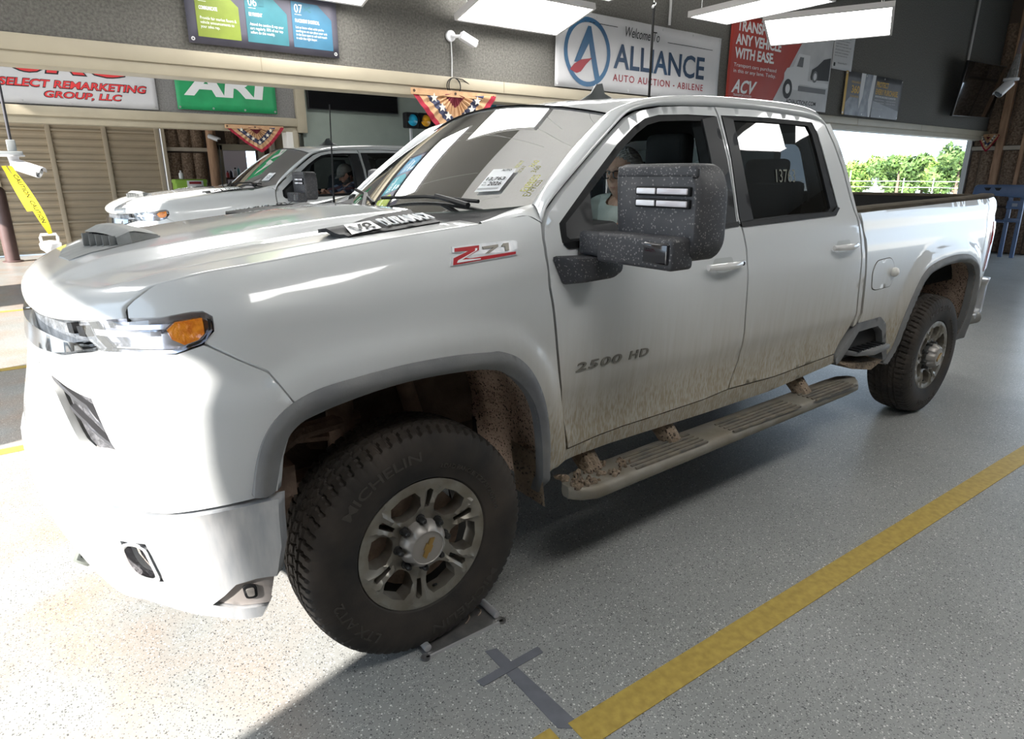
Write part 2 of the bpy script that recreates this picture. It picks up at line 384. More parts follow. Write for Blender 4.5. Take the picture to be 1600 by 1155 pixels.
for k, xa in enumerate((2.0,2.27,2.54,3.30,3.62,3.95,4.35)):
    for za, zb in ((.05,2.12),(2.24,3.3)):
        if 3.1 < xa < 4.05 and za < 1: continue
        P = batt('', .27, zb-za, INS, fw_, 0); P = [[(xa+.135+p[1], 14.50+p[0], za+p[2]) for p in r] for r in P]
        loft_obj('insulation_batt', P, INS, fw_)
MB().box(1.98,2.85,14.40,14.5,2.16,2.24).obj('purlin', BOARD, fw_)
MB().tube([(2.93,14.25,0),(2.92,14.25,1.5),(2.93,14.25,3.4)], [.11,.115,.11], 12).obj('timber_post', WOOD, fw_, smooth=True)
d2 = struct(empty('door_2', (3.6,14.4,0)))
for a in ((-.55,-.42,0,2.32),(.42,.55,0,2.32),(-.55,.55,2.20,2.34)): MB().box(a[0],a[1],-.03,.06,a[2],a[3]).obj('door_casing', TAN, d2, bevel=.006)
MB().box(4.30,4.40,14.3,14.5,0,3).obj('stud', BOARD, fw_); MB().box(4.45,6,14.42,14.5,0,3).obj('siding_panel', SIDING, fw_)
struct(MB().box(3.0,4.2,16.2,16.3,0,3).box(2.95,3.0,14.8,16.3,0,3).obj('wall_store_room', mat('store_room_wall', (.55,.50,.50), .8)))

struct(MB().box(-4.3,16.4,-10.2,-10,0,5.2).obj('wall_front_added', mat('near_wall_added', (.34,.33,.31), .9)))  # unseen wall, added to cut the sky light on the truck's flank
# ---- ceiling light panels
def light_panel(label, loc, size, rz, tilt):
    t = empty('light_panel', (0,0,0), label, 'ceiling light', 'flat light panels hung over the lane')
    M = Matrix.Translation(loc) @ Matrix.Rotation(rz, 4, 'Z') @ Matrix.Rotation(tilt, 4, 'X')
    w, d = size[0]/2, size[1]/2
    em = mat('panel_diffuser', (.9,.9,.9), .6, emit=(1.0,.99,.96), estr=PANEL_POWER)
    fm = mat('panel_frame', (.62,.60,.60), .5)
    t.location = loc; t.rotation_euler = (Matrix.Rotation(rz, 4, 'Z') @ Matrix.Rotation(tilt, 4, 'X')).to_euler()
    b = .022
    MB().box(-w,w,-d,-d+b,-.015,.04).box(-w,w,d-b,d,-.015,.04).box(-w,-w+b,-d+b,d-b,-.015,.04).box(w-b,w,-d+b,d-b,-.015,.04).obj('frame', fm, t)
    MB().box(-w+b,w-b,-d+b,d-b,-.008,.0).obj('diffuser', em, t)
    MB().box(-w*.6,w*.6,-d*.5,d*.5,.03,.07).obj('driver_box', fm, t)
    for sx in (-1, 1):
        for sy in (-1, 1): MB().tube([(sx*w*.8,sy*d*.8,.03),(sx*w*.8,sy*d*.8,1.9)], .003, 4).obj('hanging_wire', STEEL, t)
    return t
light_panel('white light panel hanging left of the blue-ringed banner', (3.16,2.55,3.07), (1.2,.6), -.02, -.24)
light_panel('long white light panel above the red banner, partly cut by the top edge', (5.04,1.38,3.15), (.6,1.2), -.05, .01)
light_panel('tilted white light panel in front of the tow truck poster', (6.14,1.29,3.11), (1.2,.6), -1.15, -.27)
light_panel('light panel showing only a sliver above the blue three-card banner', (1.08,2.62,3.07), (1.2,.6), -.02, -.24)
light_panel('light panel showing only a tip at the top above the ring emblem banner', (3.30,1.35,3.13), (.6,1.2), -.03, .0)

for k, px_ in enumerate((.2,2.9,5.6)):
    light_panel('light panel over the near side of the lane, %s above the camera position' % ('first','second','third','fourth')[k], (px_,-2.6,3.3), (1.2,.6), 0, .0)

for k, (px_, py_, sz_) in enumerate(((1.55,1.30,(.6,1.2)),(-.2,1.30,(.6,1.2)),(-1.95,1.30,(.6,1.2)))):
    light_panel('light panel over the lane above the hood, %s in the row' % ('first','second','third','fourth','fifth')[k], (px_,py_,3.12), sz_, -.02, -.2 if sz_[0] > 1 else 0)
for k, (px_, py_) in enumerate(((0.,6.3),(3.0,6.3))):  # unseen panels, added to brighten the second truck
    light_panel('added unseen light panel over the second lane, %s from the entrance' % ('first','second')[k], (px_,py_,3.6), (1.2,.6), 0, 0)

# ================================================================== the pickup
ARCHF = [(-.536,.789),(-.52,.877),(-.496,.947),(-.459,1.0),(-.401,1.04),(-.319,1.065),(-.202,1.077),(-.045,1.087),(.126,1.085),(.251,1.074),(.29,1.07),(.357,1.041),(.414,.991),(.46,.923),(.494,.846),(.518,.751),(.538,.605),(.545,.543)]
ARCHF_IN = [(-.476,.79),(-.465,.832),(-.45,.887),(-.427,.939),(-.388,.974),(-.331,.99),(-.277,1.002),(-.183,1.018),(-.077,1.029),(.035,1.031),(.186,1.023),(.255,1.011),(.308,.992),(.373,.945),(.424,.881),(.458,.804),(.479,.708),(.50,.563),(.515,.448)]
ARCHR = [(3.285,.50),(3.345,.582),(3.374,.725),(3.442,.89),(3.506,.997),(3.549,1.041),(3.639,1.086),(3.826,1.117),(4.024,1.128),(4.20,1.118),(4.33,1.085),(4.42,1.039),(4.49,.95),(4.53,.853),(4.555,.707),(4.57,.55),(4.57,.49)]
ARCHR_IN = [(3.40,.46),(3.45,.558),(3.48,.751),(3.54,.911),(3.592,1.0),(3.673,1.036),(3.852,1.066),(4.053,1.072),(4.22,1.06),(4.34,1.025),(4.42,.959),(4.46,.864),(4.485,.707),(4.49,.56),(4.47,.45)]
# ---- truck body surfaces (metres; x runs from nose to tail, y<0 is the driver's side) ----
def interp(x, tab):
    return np.interp(x, [t[0] for t in tab], [t[1] for t in tab])
def catmull(pts, n=16):
    P = np.array(pts, float); Q = np.vstack([2*P[0]-P[1], P, 2*P[-1]-P[-2]]); out = []
    for i in range(1, len(Q)-2):
        for k in range(n):
            t = k/n
            out.append(.5*((2*Q[i])+(-Q[i-1]+Q[i+1])*t+(2*Q[i-1]-5*Q[i]+4*Q[i+1]-Q[i+2])*t*t+(-Q[i-1]+3*Q[i]-3*Q[i+1]+Q[i+2])*t**3))
    out.append(Q[-2])
    return np.array(out)
def smooth(tab, n=12):
    c = catmull(tab, n); return [tuple(r) for r in c]
ZF = smooth([(-1.0,1.24),(-.745,1.325),(-.672,1.365),(-.54,1.39),(-.37,1.408),(-.055,1.443),(.145,1.462),(.3,1.475),(.5,1.49),(.9,1.50)])
WSIDE = smooth([(.40,.945),(.50,.957),(.58,.972),(.66,.984),(.80,.991),(1.0,.998),(1.13,1.003),(1.20,1.003),(1.26,.996),(1.33,.988),(1.40,.975),(1.45,.955),(1.60,.912),(1.75,.868),(1.90,.82),(1.97,.80)])
WFEND = smooth([(-.02,.84),(0,.872),(.012,.902),(.03,.928),(.06,.952),(.11,.975),(.18,.992),(.28,1.0),(.5,1.0),(.7,.99),(.85,.975),(1.0,.955)])
def sstep(a, b, x):
    t = np.clip((np.asarray(x, float)-a)/(b-a), 0, 1); return t*t*(3-2*t)
def poly_dist(x, z, poly, closed=False):
    x = np.asarray(x, float); z = np.asarray(z, float); d = np.full(x.shape, 9.)
    n = len(poly)
    for i in range(n if closed else n-1):
        ax, az = poly[i]; bx, bz = poly[(i+1) % n]
        vx, vz = bx-ax, bz-az; L = vx*vx+vz*vz+1e-12
        t = np.clip(((x-ax)*vx+(z-az)*vz)/L, 0, 1)
        d = np.minimum(d, np.hypot(x-ax-t*vx, z-az-t*vz))
    return d
def w_side(x, z):
    """half width of the body at x, z"""
    x = np.asarray(x, float); z = np.asarray(z, float)
    ws = interp(z, WSIDE); wf = interp(interp(x, ZF)-z, WFEND)
    k = sstep(.40, .60, x); w = wf*(1-k)+ws*k
    # bed: upright flank, rounded rail
    wb = interp(z, BEDW); kb = sstep(2.62, 2.66, x); w = w*(1-kb)+wb*kb
    w = w+.024*(1-sstep(.035, .115, poly_dist(x, z, ARCHF)))
    w = w+.024*(1-sstep(.035, .115, poly_dist(x, z, ARCHR)))
    zc = np.interp(x, [-.7,-.56,-.28,.125,.54], [1.24,1.262,1.280,1.300,1.325]); w = w+.007*np.exp(-((z-zc)/.022)**2)*(1-sstep(.45, .62, x))*sstep(-.62, -.45, x)   # CREASE
    w = w-.085*sstep(4.50, 5.0, x)
    return w
BEDW = smooth([(.40,.945),(.58,.97),(.70,.985),(.90,.995),(1.10,1.0),(1.25,.998),(1.34,.985),(1.40,.985),(1.45,.975),(1.49,.955),(1.6,.94)])
# ---- nose: plan contour (fraction of half width, fraction of nose length) ----
PLAN = catmull([(0,1.0),(.2,.985),(.4,.925),(.6,.83),(.72,.745),(.82,.62),(.90,.46),(.955,.29),(.985,.13),(1.0,0)], 12)
_pl = np.concatenate([[0], np.cumsum(np.hypot(np.diff(PLAN[:,0]), .5*np.diff(PLAN[:,1])))]); _pl /= _pl[-1]
NOSE = smooth([(.36,-.93),(.42,-.965),(.55,-1.01),(.70,-1.03),(.85,-1.025),(1.0,-.99),(1.15,-.96),(1.27,-.95),(1.32,-.945),(1.40,-.92)])
XS = -.47
def front(t, z, off=0.0):
    """point on the nose: t=0 at the centre line, t=1 where it meets the flank at XS"""
    t = np.asarray(t, float); z = np.asarray(z, float)
    v = np.interp(np.clip(t,0,1), _pl, PLAN[:,0]); a = np.interp(np.clip(t,0,1), _pl, PLAN[:,1])
    D = XS-interp(z, NOSE)
    x = XS-a*D; w = w_side(np.full_like(x, XS), z)+.0*x
    x = x+np.maximum(t-1, 0)*1.0
    w = np.where(t > 1, w_side(x, z), w)
    y = -v*w
    if off:
        dt = 1e-3
        v2 = np.interp(np.clip(t+dt,0,1.0), _pl, PLAN[:,0]); a2 = np.interp(np.clip(t+dt,0,1), _pl, PLAN[:,1])
        v1 = np.interp(np.clip(t-dt,0,1.0), _pl, PLAN[:,0]); a1 = np.interp(np.clip(t-dt,0,1), _pl, PLAN[:,1])
        tx = -(a2-a1)*D; ty = -(v2-v1)*w; L = np.hypot(tx, ty)+1e-9
        nx, ny = ty/L, -tx/L     # outward (towards -x / -y)
        nx = np.where(t > 1, 0, nx); ny = np.where(t > 1, -1, ny)
        x = x+nx*off; y = y+ny*off
    return x, y

ARCHF_S = [tuple(p) for p in catmull(ARCHF, 4)]; ARCHF_IS = [tuple(p) for p in catmull(ARCHF_IN, 4)]; ARCHR_S = [tuple(p) for p in catmull(ARCHR, 4)]; ARCHR_IS = [tuple(p) for p in catmull(ARCHR_IN, 4)]
# ---- materials
def paint_mat(name, base, dirt=1.0):
    m = bpy.data.materials.new(name); m.use_nodes = True; nt = m.node_tree; L = nt.links; b = nt.nodes['Principled BSDF']; MATS[name] = m
    b.inputs['Roughness'].default_value = .32; b.inputs['Coat Roughness'].default_value = .04
    tc = node(nt, 'ShaderNodeTexCoord'); sp = node(nt, 'ShaderNodeSeparateXYZ'); L.new(tc.outputs['Object'], sp.inputs[0])
    nz = node(nt, 'ShaderNodeTexNoise'); nz.inputs['Scale'].default_value = 3.5; nz.inputs['Detail'].default_value = 6; L.new(tc.outputs['Object'], nz.inputs['Vector'])
    mp = node(nt, 'ShaderNodeMapping'); mp.inputs['Scale'].default_value = (26, 1, 2.2); L.new(tc.outputs['Object'], mp.inputs[0])
    st = node(nt, 'ShaderNodeTexNoise'); st.inputs['Scale'].default_value = 1.6; st.inputs['Detail'].default_value = 4; L.new(mp.outputs[0], st.inputs['Vector'])
    mp2 = node(nt, 'ShaderNodeMapping'); mp2.inputs['Scale'].default_value = (60, 1, 14); mp2.inputs['Rotation'].default_value = (0, .75, 0); L.new(tc.outputs['Object'], mp2.inputs[0])
    sp2 = node(nt, 'ShaderNodeTexNoise'); sp2.inputs['Scale'].default_value = 2.2; sp2.inputs['Detail'].default_value = 3; L.new(mp2.outputs[0], sp2.inputs['Vector'])
    # height mask: bottom of the body carries the road film
    hz = node(nt, 'ShaderNodeMapRange', interpolation_type='SMOOTHSTEP'); hz.inputs['From Min'].default_value = 1.30; hz.inputs['From Max'].default_value = .70
    L.new(sp.outputs['Z'], hz.inputs['Value'])
    xm = node(nt, 'ShaderNodeMapRange', interpolation_type='SMOOTHSTEP'); xm.inputs['From Min'].default_value = -.35; xm.inputs['From Max'].default_value = .20; L.new(sp.outputs['X'], xm.inputs['Value'])
    m1 = node(nt, 'ShaderNodeMath', operation='MULTIPLY'); L.new(hz.outputs[0], m1.inputs[0]); L.new(xm.outputs[0], m1.inputs[1])
    a1 = node(nt, 'ShaderNodeMath', operation='MULTIPLY_ADD'); L.new(st.outputs['Fac'], a1.inputs[0]); a1.inputs[1].default_value = .5; a1.inputs[2].default_value = .42
    m2 = node(nt, 'ShaderNodeMath', operation='MULTIPLY'); L.new(m1.outputs[0], m2.inputs[0]); L.new(a1.outputs[0], m2.inputs[1])
    # thrown mud low on the doors
    lz = node(nt, 'ShaderNodeMapRange', interpolation_type='SMOOTHSTEP'); lz.inputs['From Min'].default_value = .90; lz.inputs['From Max'].default_value = .66; L.new(sp.outputs['Z'], lz.inputs['Value'])
    s2 = node(nt, 'ShaderNodeMapRange'); s2.inputs['From Min'].default_value = .42; s2.inputs['From Max'].default_value = .80; L.new(sp2.outputs['Fac'], s2.inputs['Value'])
    m3 = node(nt, 'ShaderNodeMath', operation='MULTIPLY'); L.new(lz.outputs[0], m3.inputs[0]); L.new(s2.outputs[0], m3.inputs[1])
    m3b = node(nt, 'ShaderNodeMath', operation='MULTIPLY'); L.new(m3.outputs[0], m3b.inputs[0]); L.new(xm.outputs[0], m3b.inputs[1])
    m4 = node(nt, 'ShaderNodeMath', operation='MULTIPLY_ADD', use_clamp=True); L.new(m3b.outputs[0], m4.inputs[0]); m4.inputs[1].default_value = .62*dirt
    m5 = node(nt, 'ShaderNodeMath', operation='MULTIPLY', use_clamp=True); L.new(m2.outputs[0], m5.inputs[0]); m5.inputs[1].default_value = 1.08*dirt; L.new(m5.outputs[0], m4.inputs[2])
    mx = node(nt, 'ShaderNodeMix', data_type='RGBA'); L.new(m4.outputs[0], mx.inputs['Factor']); mx.inputs['A'].default_value = c4(base); mx.inputs['B'].default_value = c4((.31,.265,.19))
    L.new(mx.outputs['Result'], b.inputs['Base Color'])
    iv = node(nt, 'ShaderNodeMath', operation='MULTIPLY_ADD', use_clamp=True); L.new(m4.outputs[0], iv.inputs[0]); iv.inputs[1].default_value = -1.3; iv.inputs[2].default_value = 1.0
    L.new(iv.outputs[0], b.inputs['Coat Weight'])
    rr = node(nt, 'ShaderNodeMath', operation='MULTIPLY_ADD'); L.new(m4.outputs[0], rr.inputs[0]); rr.inputs[1].default_value = .5; rr.inputs[2].default_value = .30; L.new(rr.outputs[0], b.inputs['Roughness'])
    return m
PAINT = paint_mat('white_paint', (.64, .66, .67))
def mud_mat(name, a, bcol, rough, speck=(.55,.52,.46), th=.13, scale=60, bump=.25):
    m = mat(name, a, rough, var=.0, col2=bcol, vscale=7, bump=bump, bscale=60); nt = m.node_tree; L = nt.links; b = nt.nodes['Principled BSDF']
    src = b.inputs['Base Color'].links[0].from_socket
    tc = node(nt, 'ShaderNodeTexCoord'); vo = node(nt, 'ShaderNodeTexVoronoi'); vo.inputs['Scale'].default_value = scale; vo.inputs['Randomness'].default_value = 1; L.new(tc.outputs['Object'], vo.inputs['Vector'])
    lt = node(nt, 'ShaderNodeMath', operation='LESS_THAN'); L.new(vo.outputs['Distance'], lt.inputs[0])
    sc_ = node(nt, 'ShaderNodeSeparateColor'); L.new(vo.outputs['Color'], sc_.inputs[0]); tm = node(nt, 'ShaderNodeMath', operation='MULTIPLY'); tm.inputs[1].default_value = th*2; L.new(sc_.outputs[0], tm.inputs[0]); L.new(tm.outputs[0], lt.inputs[1])
    mx = node(nt, 'ShaderNodeMix', data_type='RGBA'); L.new(lt.outputs[0], mx.inputs['Factor']); L.new(src, mx.inputs['A']); mx.inputs['B'].default_value = c4(speck); L.new(mx.outputs['Result'], b.inputs['Base Color'])
    return m
BLK = mat('black_trim_plastic', (.011,.0115,.0125), .5, var=.25, vscale=20, spec=.22)
BLKD = mud_mat('dusty_mirror_plastic', (.034,.035,.040), (.060,.060,.065), .55, speck=(.17,.165,.165), th=.20, scale=120, bump=.05)
FLARE = mat('flare_plastic', (.125,.13,.14), .55, col2=(.20,.20,.20), vscale=5, bump=.06, bscale=200)
MUD = mud_mat('caked_mud', (.17,.125,.085), (.29,.225,.165), .95, speck=(.07,.05,.04), th=.22, scale=70, bump=.8)
MUDP = mud_mat('wheelhouse_liner', (.42,.31,.24), (.62,.48,.39), .95, speck=(.06,.045,.035), th=.26, scale=110, bump=.6)
DARK = mat('underbody_black', (.018,.016,.015), .8)
RUST = mat('suspension_brown', (.14,.095,.07), .75, col2=(.25,.18,.14), vscale=14, bump=.3)
RUB = mat('tyre_rubber', (.014,.0135,.013), .72, col2=(.055,.044,.036), vscale=5, bump=.05, bscale=150)
RUBL = mat('tyre_lettering', (.055,.048,.042), .7)
RIM = mat('wheel_alloy_dusty', (.36,.345,.31), .42, metal=.75, col2=(.23,.205,.17), vscale=10)
CAPM = mat('wheel_cap_alloy', (.36,.34,.32), .45, metal=.5)
CHROME = mat('chrome', (.80,.81,.83), .08, metal=1.0)
CHROMED = mat('chrome_dusty', (.56,.59,.63), .30, metal=.6, col2=(.76,.77,.79), vscale=1.0, bump=.04, stretch=(34,34,5))
GOLD = mat('badge_gold', (.45,.30,.12), .3, metal=.9)
GLASS_W = thin_glass('windscreen_glass', (.74,.84,.80), .07, .06, (.45,.45,.42))
GLASS_D = thin_glass('privacy_glass', (.10,.105,.11), .10, .06, (.22,.22,.2))
GLASS_S = thin_glass('side_glass', (.45,.48,.48), .10, .05, (.2,.2,.2))
LENS = thin_glass('lamp_lens', (.93,.95,1.0), .12, .05)
LAMPIN = mat('lamp_reflector', (.82,.83,.88), .12, metal=1.0)
AMBER = mat('amber_lens', (.88,.31,.02), .2, coat=.8, col2=(.58,.13,.008), vscale=48, bump=.3, bscale=60)
REDL = mat('red_lens', (.5,.012,.02), .15, coat=1.0)
WHITEL = mat('clear_lamp_strip', (.86,.86,.90), .15, coat=1.0)
SEAT = mat('seat_fabric', (.028,.028,.030), .85, bump=.2, bscale=300)
DASH = mat('dash_plastic', (.035,.036,.038), .6)
LINER = mat('cab_headliner', (.03,.03,.031), .9)
REDT = mat('badge_red', (.45,.012,.02), .3, coat=.6)
WHT = mat('badge_white', (.82,.83,.84), .4)
PAPER = mat('window_sticker_paper', (.86,.87,.88), .6)
INK = mat('black_ink', (.02,.02,.022), .7)
CHALK = mat('yellow_marker', (.55,.53,.10), .8)
CHALKG = mat('pale_marker', (.17,.18,.15), .8)
BEDB = mat('bed_liner_black', (.02,.02,.02), .9, bump=.3, bscale=120, spec=.08)
RAILC = mat('rail_cap_brown', (.045,.038,.03), .85, spec=.1, col2=(.08,.068,.05), vscale=6)
GALV = mat('dusty_step_aluminium', (.25,.235,.205), .6, metal=.3, col2=(.19,.165,.125), vscale=9)

TR = empty('pickup_truck', (0,0,0), 'large white crew cab pickup truck in the foreground with mud-streaked doors', 'truck')
def sideL(off=0.0):
    return lambda x, z: (x, -(w_side(x, z)+off), z)
def sideR(off=0.0):
    return lambda x, z: (x, (w_side(x, z)+off), z)
def skinL(off=0.0):
    def fn(t, z):
        x, y = front(t, z, off); return (x, y, z)
    return fn
def skinR(off=0.0):
    def fn(t, z):
        x, y = front(t, z, off); return (x, -y, z)
    return fn
def both(name, outline, mk, material, parent=TR, **kw):
    """driver's side panel and its mirror image"""
    ld = kw.pop('lipdir', (0,1,0)); res = []
    for s, f in ((-1, mk[0]), (1, mk[1])):
        res.append(panel(name, outline, f, material, parent, lipdir=(ld[0], -s*ld[1], ld[2]), **kw))
    return res
def T(x): return 1+(x-XS)
def tx(pts): return [(T(x), z) for x, z in pts]
# ---- fender (in nose coordinates so that it wraps the corner)
GAPA = [(.519,1.366),(.526,1.256),(.538,1.188),(.568,1.006),(.603,.785),(.64,.602)]
fend = [(.736,1.285),(.738,1.310),(.756,1.327),(.775,1.341),(.794,1.355),(.812,1.365),(.866,1.376),(.94,1.390)]
for x in np.arange(-.46, .30, .04): fend.append((T(x), float(interp(x, ZF))-.003))
fend += tx([(.33,1.477),(.38,1.483),(.44,1.490),(.50,1.498),(.528,1.475),(.515,1.42)])+tx([(x-.006, z) for x, z in GAPA])+tx([(.60,.575),(.548,.545)])
fend += tx([(x, z) for x, z in ARCHF_S[::-1][4:-16]])
fend += [(1.016,1.133),(.988,1.153),(.893,1.224),(.915,1.25),(.917,1.287),(.900,1.301),(.876,1.300),(.808,1.288)]
both('fender', fend, (skinL(), skinR()), PAINT, step=.028, lip=.028, lipdir=(0,.6,-.8))
# upper front fascia: painted corner below the lamp
lg = [(.25,1.088),(.36,1.077),(.489,1.066),(.603,1.061),(.664,.953),(.694,.915),(.637,.920),(.602,.914),(.563,.930),(.419,1.030),(.32,1.066)]
fas = [(0,.80),(.30,.790),(.537,.782),(.685,.764),(.788,.752),(.875,.765),(.961,.776),(1.0,.786),(1.014,.877),(1.04,.947),(1.063,1.0),(1.064,1.036),(1.012,1.125),(.984,1.145),(.889,1.215),(.831,1.193),(.722,1.193),(.645,1.19),(.54,1.168),(.45,1.142),(.30,1.122),(0,1.115)]
both('front_fascia', fas, (skinL(), skinR()), PAINT, holes=[lg], step=.03, lip=.03, lipdir=(.6,.8,0))
# chrome lower bumper
bmp = [(0,.785),(.30,.775),(.537,.770),(.685,.752),(.788,.740),(.875,.753),(.961,.765),(1.0,.766),(1.0,.60),(.985,.50),(.965,.505),(.941,.507),(.899,.499),(.87,.463),(.838,.432),(.90,.405),(.954,.398),(.94,.366),(.90,.364),(.848,.38),(.775,.401),(.73,.42),(.669,.435),(.569,.415),(.42,.41),(.2,.41),(0,.41)]
fog = [(.671,.657),(.733,.656),(.749,.521),(.693,.536),(.676,.58)]
skid = [(0.0,.60),(.30,.60),(.36,.48),(.0,.46)]
for o in both('bumper', bmp, (skinL(.015), skinR(.015)), CHROMED, holes=[fog], step=.03, lip=.05, lipdir=(.6,.8,0)): pass
both('air_vent', fog, (skinL(-.03), skinR(-.03)), mat('vent_mesh', (.09,.085,.09), .6, col2=(.22,.21,.22), vscale=40, bump=.5, bscale=120), step=.03)
ring = roundpoly(fog, .03); ring_in = [((u-.707)*.78+.707, (z-.59)*.84+.592) for u, z in ring]
both('vent_bezel', ring, (skinL(.021), skinR(.021)), CHROME, holes=[ring_in], step=.03, lip=.03, lipdir=(.6,.8,0))
ins = [(.842,.434),(.872,.463),(.899,.494),(.941,.501),(.965,.500),(.980,.497),(.965,.404),(.954,.402),(.90,.409)]
both('corner_insert', ins, (skinL(.002), skinR(.002)), mat('bumper_insert', (.42,.39,.38), .5, metal=.4, col2=(.33,.30,.28), vscale=12), step=.02)
sens = roundpoly([(.910,.484),(.940,.484),(.939,.434),(.912,.434)], .012)
for o in both('sensor_bezel', sens, (skinL(.010), skinR(.010)), BLK, step=.012, lip=.012): pass
both('parking_sensor', roundpoly([(.916,.474),(.934,.475),(.933,.444),(.918,.444)], .006), (skinL(.013), skinR(.013)), CAPM, step=.012, lip=.008)
# lower grille, upper grille bars, lamps
GM = mat('grille_mesh', (.03,.03,.032), .5, metal=.2, col2=(.12,.12,.13), vscale=22, bump=.6, bscale=70)
both('grille_mesh', lg, (skinL(-.028), skinR(-.028)), GM, step=.04)
for pts in ([(.34,1.062),(.56,1.030),(.665,.958),(.668,.948),(.56,1.018),(.34,1.052)], [(.47,1.008),(.56,.985),(.660,.938),(.662,.930),(.56,.974),(.47,.999)]):
    both('lower_bar', pts, (skinL(-.014), skinR(-.014)), mat('bar_dark', (.06,.06,.065), .4, metal=.4), step=.03, lip=.014, lipdir=(1,0,0))
ug = [(0,1.255),(.30,1.25),(.46,1.247),(.58,1.262),(.594,1.246),(.612,1.218),(.645,1.193),(.54,1.165),(.45,1.138),(.30,1.118),(0,1.110)]
both('upper_grille', ug, (skinL(-.02), skinR(-.02)), mat('grille_dark', (.10,.105,.11), .3, metal=.6, col2=(.33,.34,.36), vscale=18, bump=.4, bscale=60), step=.03)
both('grille_bar', [(0,1.200),(.30,1.198),(.50,1.200),(.58,1.205),(.60,1.192),(.50,1.166),(.42,1.150),(.30,1.138),(0,1.130)], (skinL(.010), skinR(.010)), mat('smoked_chrome', (.30,.33,.36), .12, metal=1.0), step=.03, lip=.03, lipdir=(1,0,0))
for (ta, tb) in ((.50,.53),(.555,.585)):
    both('grille_block', [(ta,1.245),(tb,1.25),(tb+.01,1.222),(ta+.01,1.22)], (skinL(-.004), skinR(-.004)), BLK, step=.02, lip=.02, lipdir=(1,0,0))
lamp = [(.588,1.262),(.66,1.272),(.734,1.275),(.808,1.284),(.876,1.296),(.899,1.297),(.913,1.286),(.911,1.253),(.898,1.229),(.886,1.219),(.831,1.197),(.722,1.197),(.650,1.194),(.615,1.218),(.597,1.246)]
lampL = both('headlight', lamp, (skinL(-.035), skinR(-.035)), LAMPIN, step=.025)
amb = [(.821,1.258),(.841,1.277),(.896,1.286),(.896,1.246),(.881,1.230),(.853,1.219),(.829,1.233)]
for h, mk in zip(lampL, ((skinL), (skinR))):
    panel('lens', lamp, mk(.003), LENS, h, step=.03, lip=.04, lipdir=(0,1 if mk is skinL else -1,0))
    panel('turn_signal', amb, mk(.006), AMBER, h, step=.02, lip=.02, lipdir=(0,1 if mk is skinL else -1,0))
    panel('lamp_surround', [(.806,1.283),(.876,1.295),(.898,1.296),(.912,1.285),(.910,1.253),(.897,1.230),(.884,1.220),(.840,1.203)]+[(.853,1.214),(.884,1.226),(.901,1.246),(.902,1.288),(.841,1.281)], mk(-.018), BLK, h, step=.02)
    panel('light_bar', [(.62,1.242),(.72,1.245),(.80,1.25),(.80,1.238),(.72,1.233),(.625,1.230)], mk(-.010), WHITEL, h, step=.02, lip=.02, lipdir=(0,1 if mk is skinL else -1,0))
for s in (-1, 1):   # tow hooks below the bumper
    MB().tube([(-.80,s*.34,.40),(-.94,s*.34,.385),(-.965,s*.34,.41),(-.95,s*.34,.44),(-.86,s*.34,.445)], .016, 8).obj('tow_hook', mat('tow_hook_grey', (.22,.24,.22), .5), TR, smooth=True)
# ---- hood
HC = catmull([(-.945,1.235),(-.957,1.262),(-.948,1.292),(-.915,1.320),(-.866,1.343),(-.79,1.368),(-.72,1.386),(-.55,1.413),(-.40,1.432),(-.10,1.465),(.10,1.482),(.30,1.495)], 6)
_he = []
for t_, z_ in ((.736,1.283),(.737,1.297),(.739,1.311),(.766,1.335),(.806,1.361),(.866,1.376),(.94,1.390)):
    x_, y_ = front(np.array(t_), np.array(z_)); _he.append((float(x_)-.002, -float(y_)-.006, z_))
for x_ in (-.36,-.20,-.04,.16,.33): _he.append((x_, .865, float(interp(x_, ZF))-.003))
HE = catmull(_he, 6)
def hood_xyz(r, c):
    """r row index (float), c -1..1 across"""
    i = np.clip(r, 0, len(HC)-1); k = np.arange(len(HC))
    xc, zc = np.interp(i, k, HC[:,0]), np.interp(i, k, HC[:,1]); xe, ye, ze = (np.interp(i, k, HE[:,j]) for j in range(3))
    a = np.abs(c); g = .35*a**2+.65*a**4
    y = c*ye; x = xc+(xe-xc)*g; z = zc+(ze-zc)*(.6*a**2+.4*a**4)
    back = sstep(16, 34, i)
    z = z+.014*back*(1-sstep(.44, .50, a))-.014*sstep(21, 28, i)*sstep(.50, .55, a)*(1-sstep(.80, .86, a))
    return x, y, z
def hood_at(x, y):
    """height of the hood over x, y"""
    rr = np.arange(0, len(HC), .25); c = np.clip(y/.866, -1, 1); X, Y, Z = hood_xyz(rr, np.full_like(rr, c)); k = 12
    return float(np.interp(x, X[k:], Z[k:]))
cs = np.linspace(-1, 1, 101)
rows = np.arange(0, len(HC), 1.0)
P = [[tuple(float(q) for q in hood_xyz(r, c)) for c in cs] for r in rows]
hood = loft_obj('hood', P, PAINT, TR, flip=True)
sol = hood.modifiers.new('thickness', 'SOLIDIFY'); sol.thickness = .02; sol.offset = -1
for s_ in (-1, 1): MB().tube([(float(a)+.002, s_*(float(b)+.003), float(c)-.008) for a, b, c in HE[::2]], .0045, 6).obj('hood_gap_shade', DARK, TR, smooth=True)  # dark tube standing in for the shade inside the hood gap
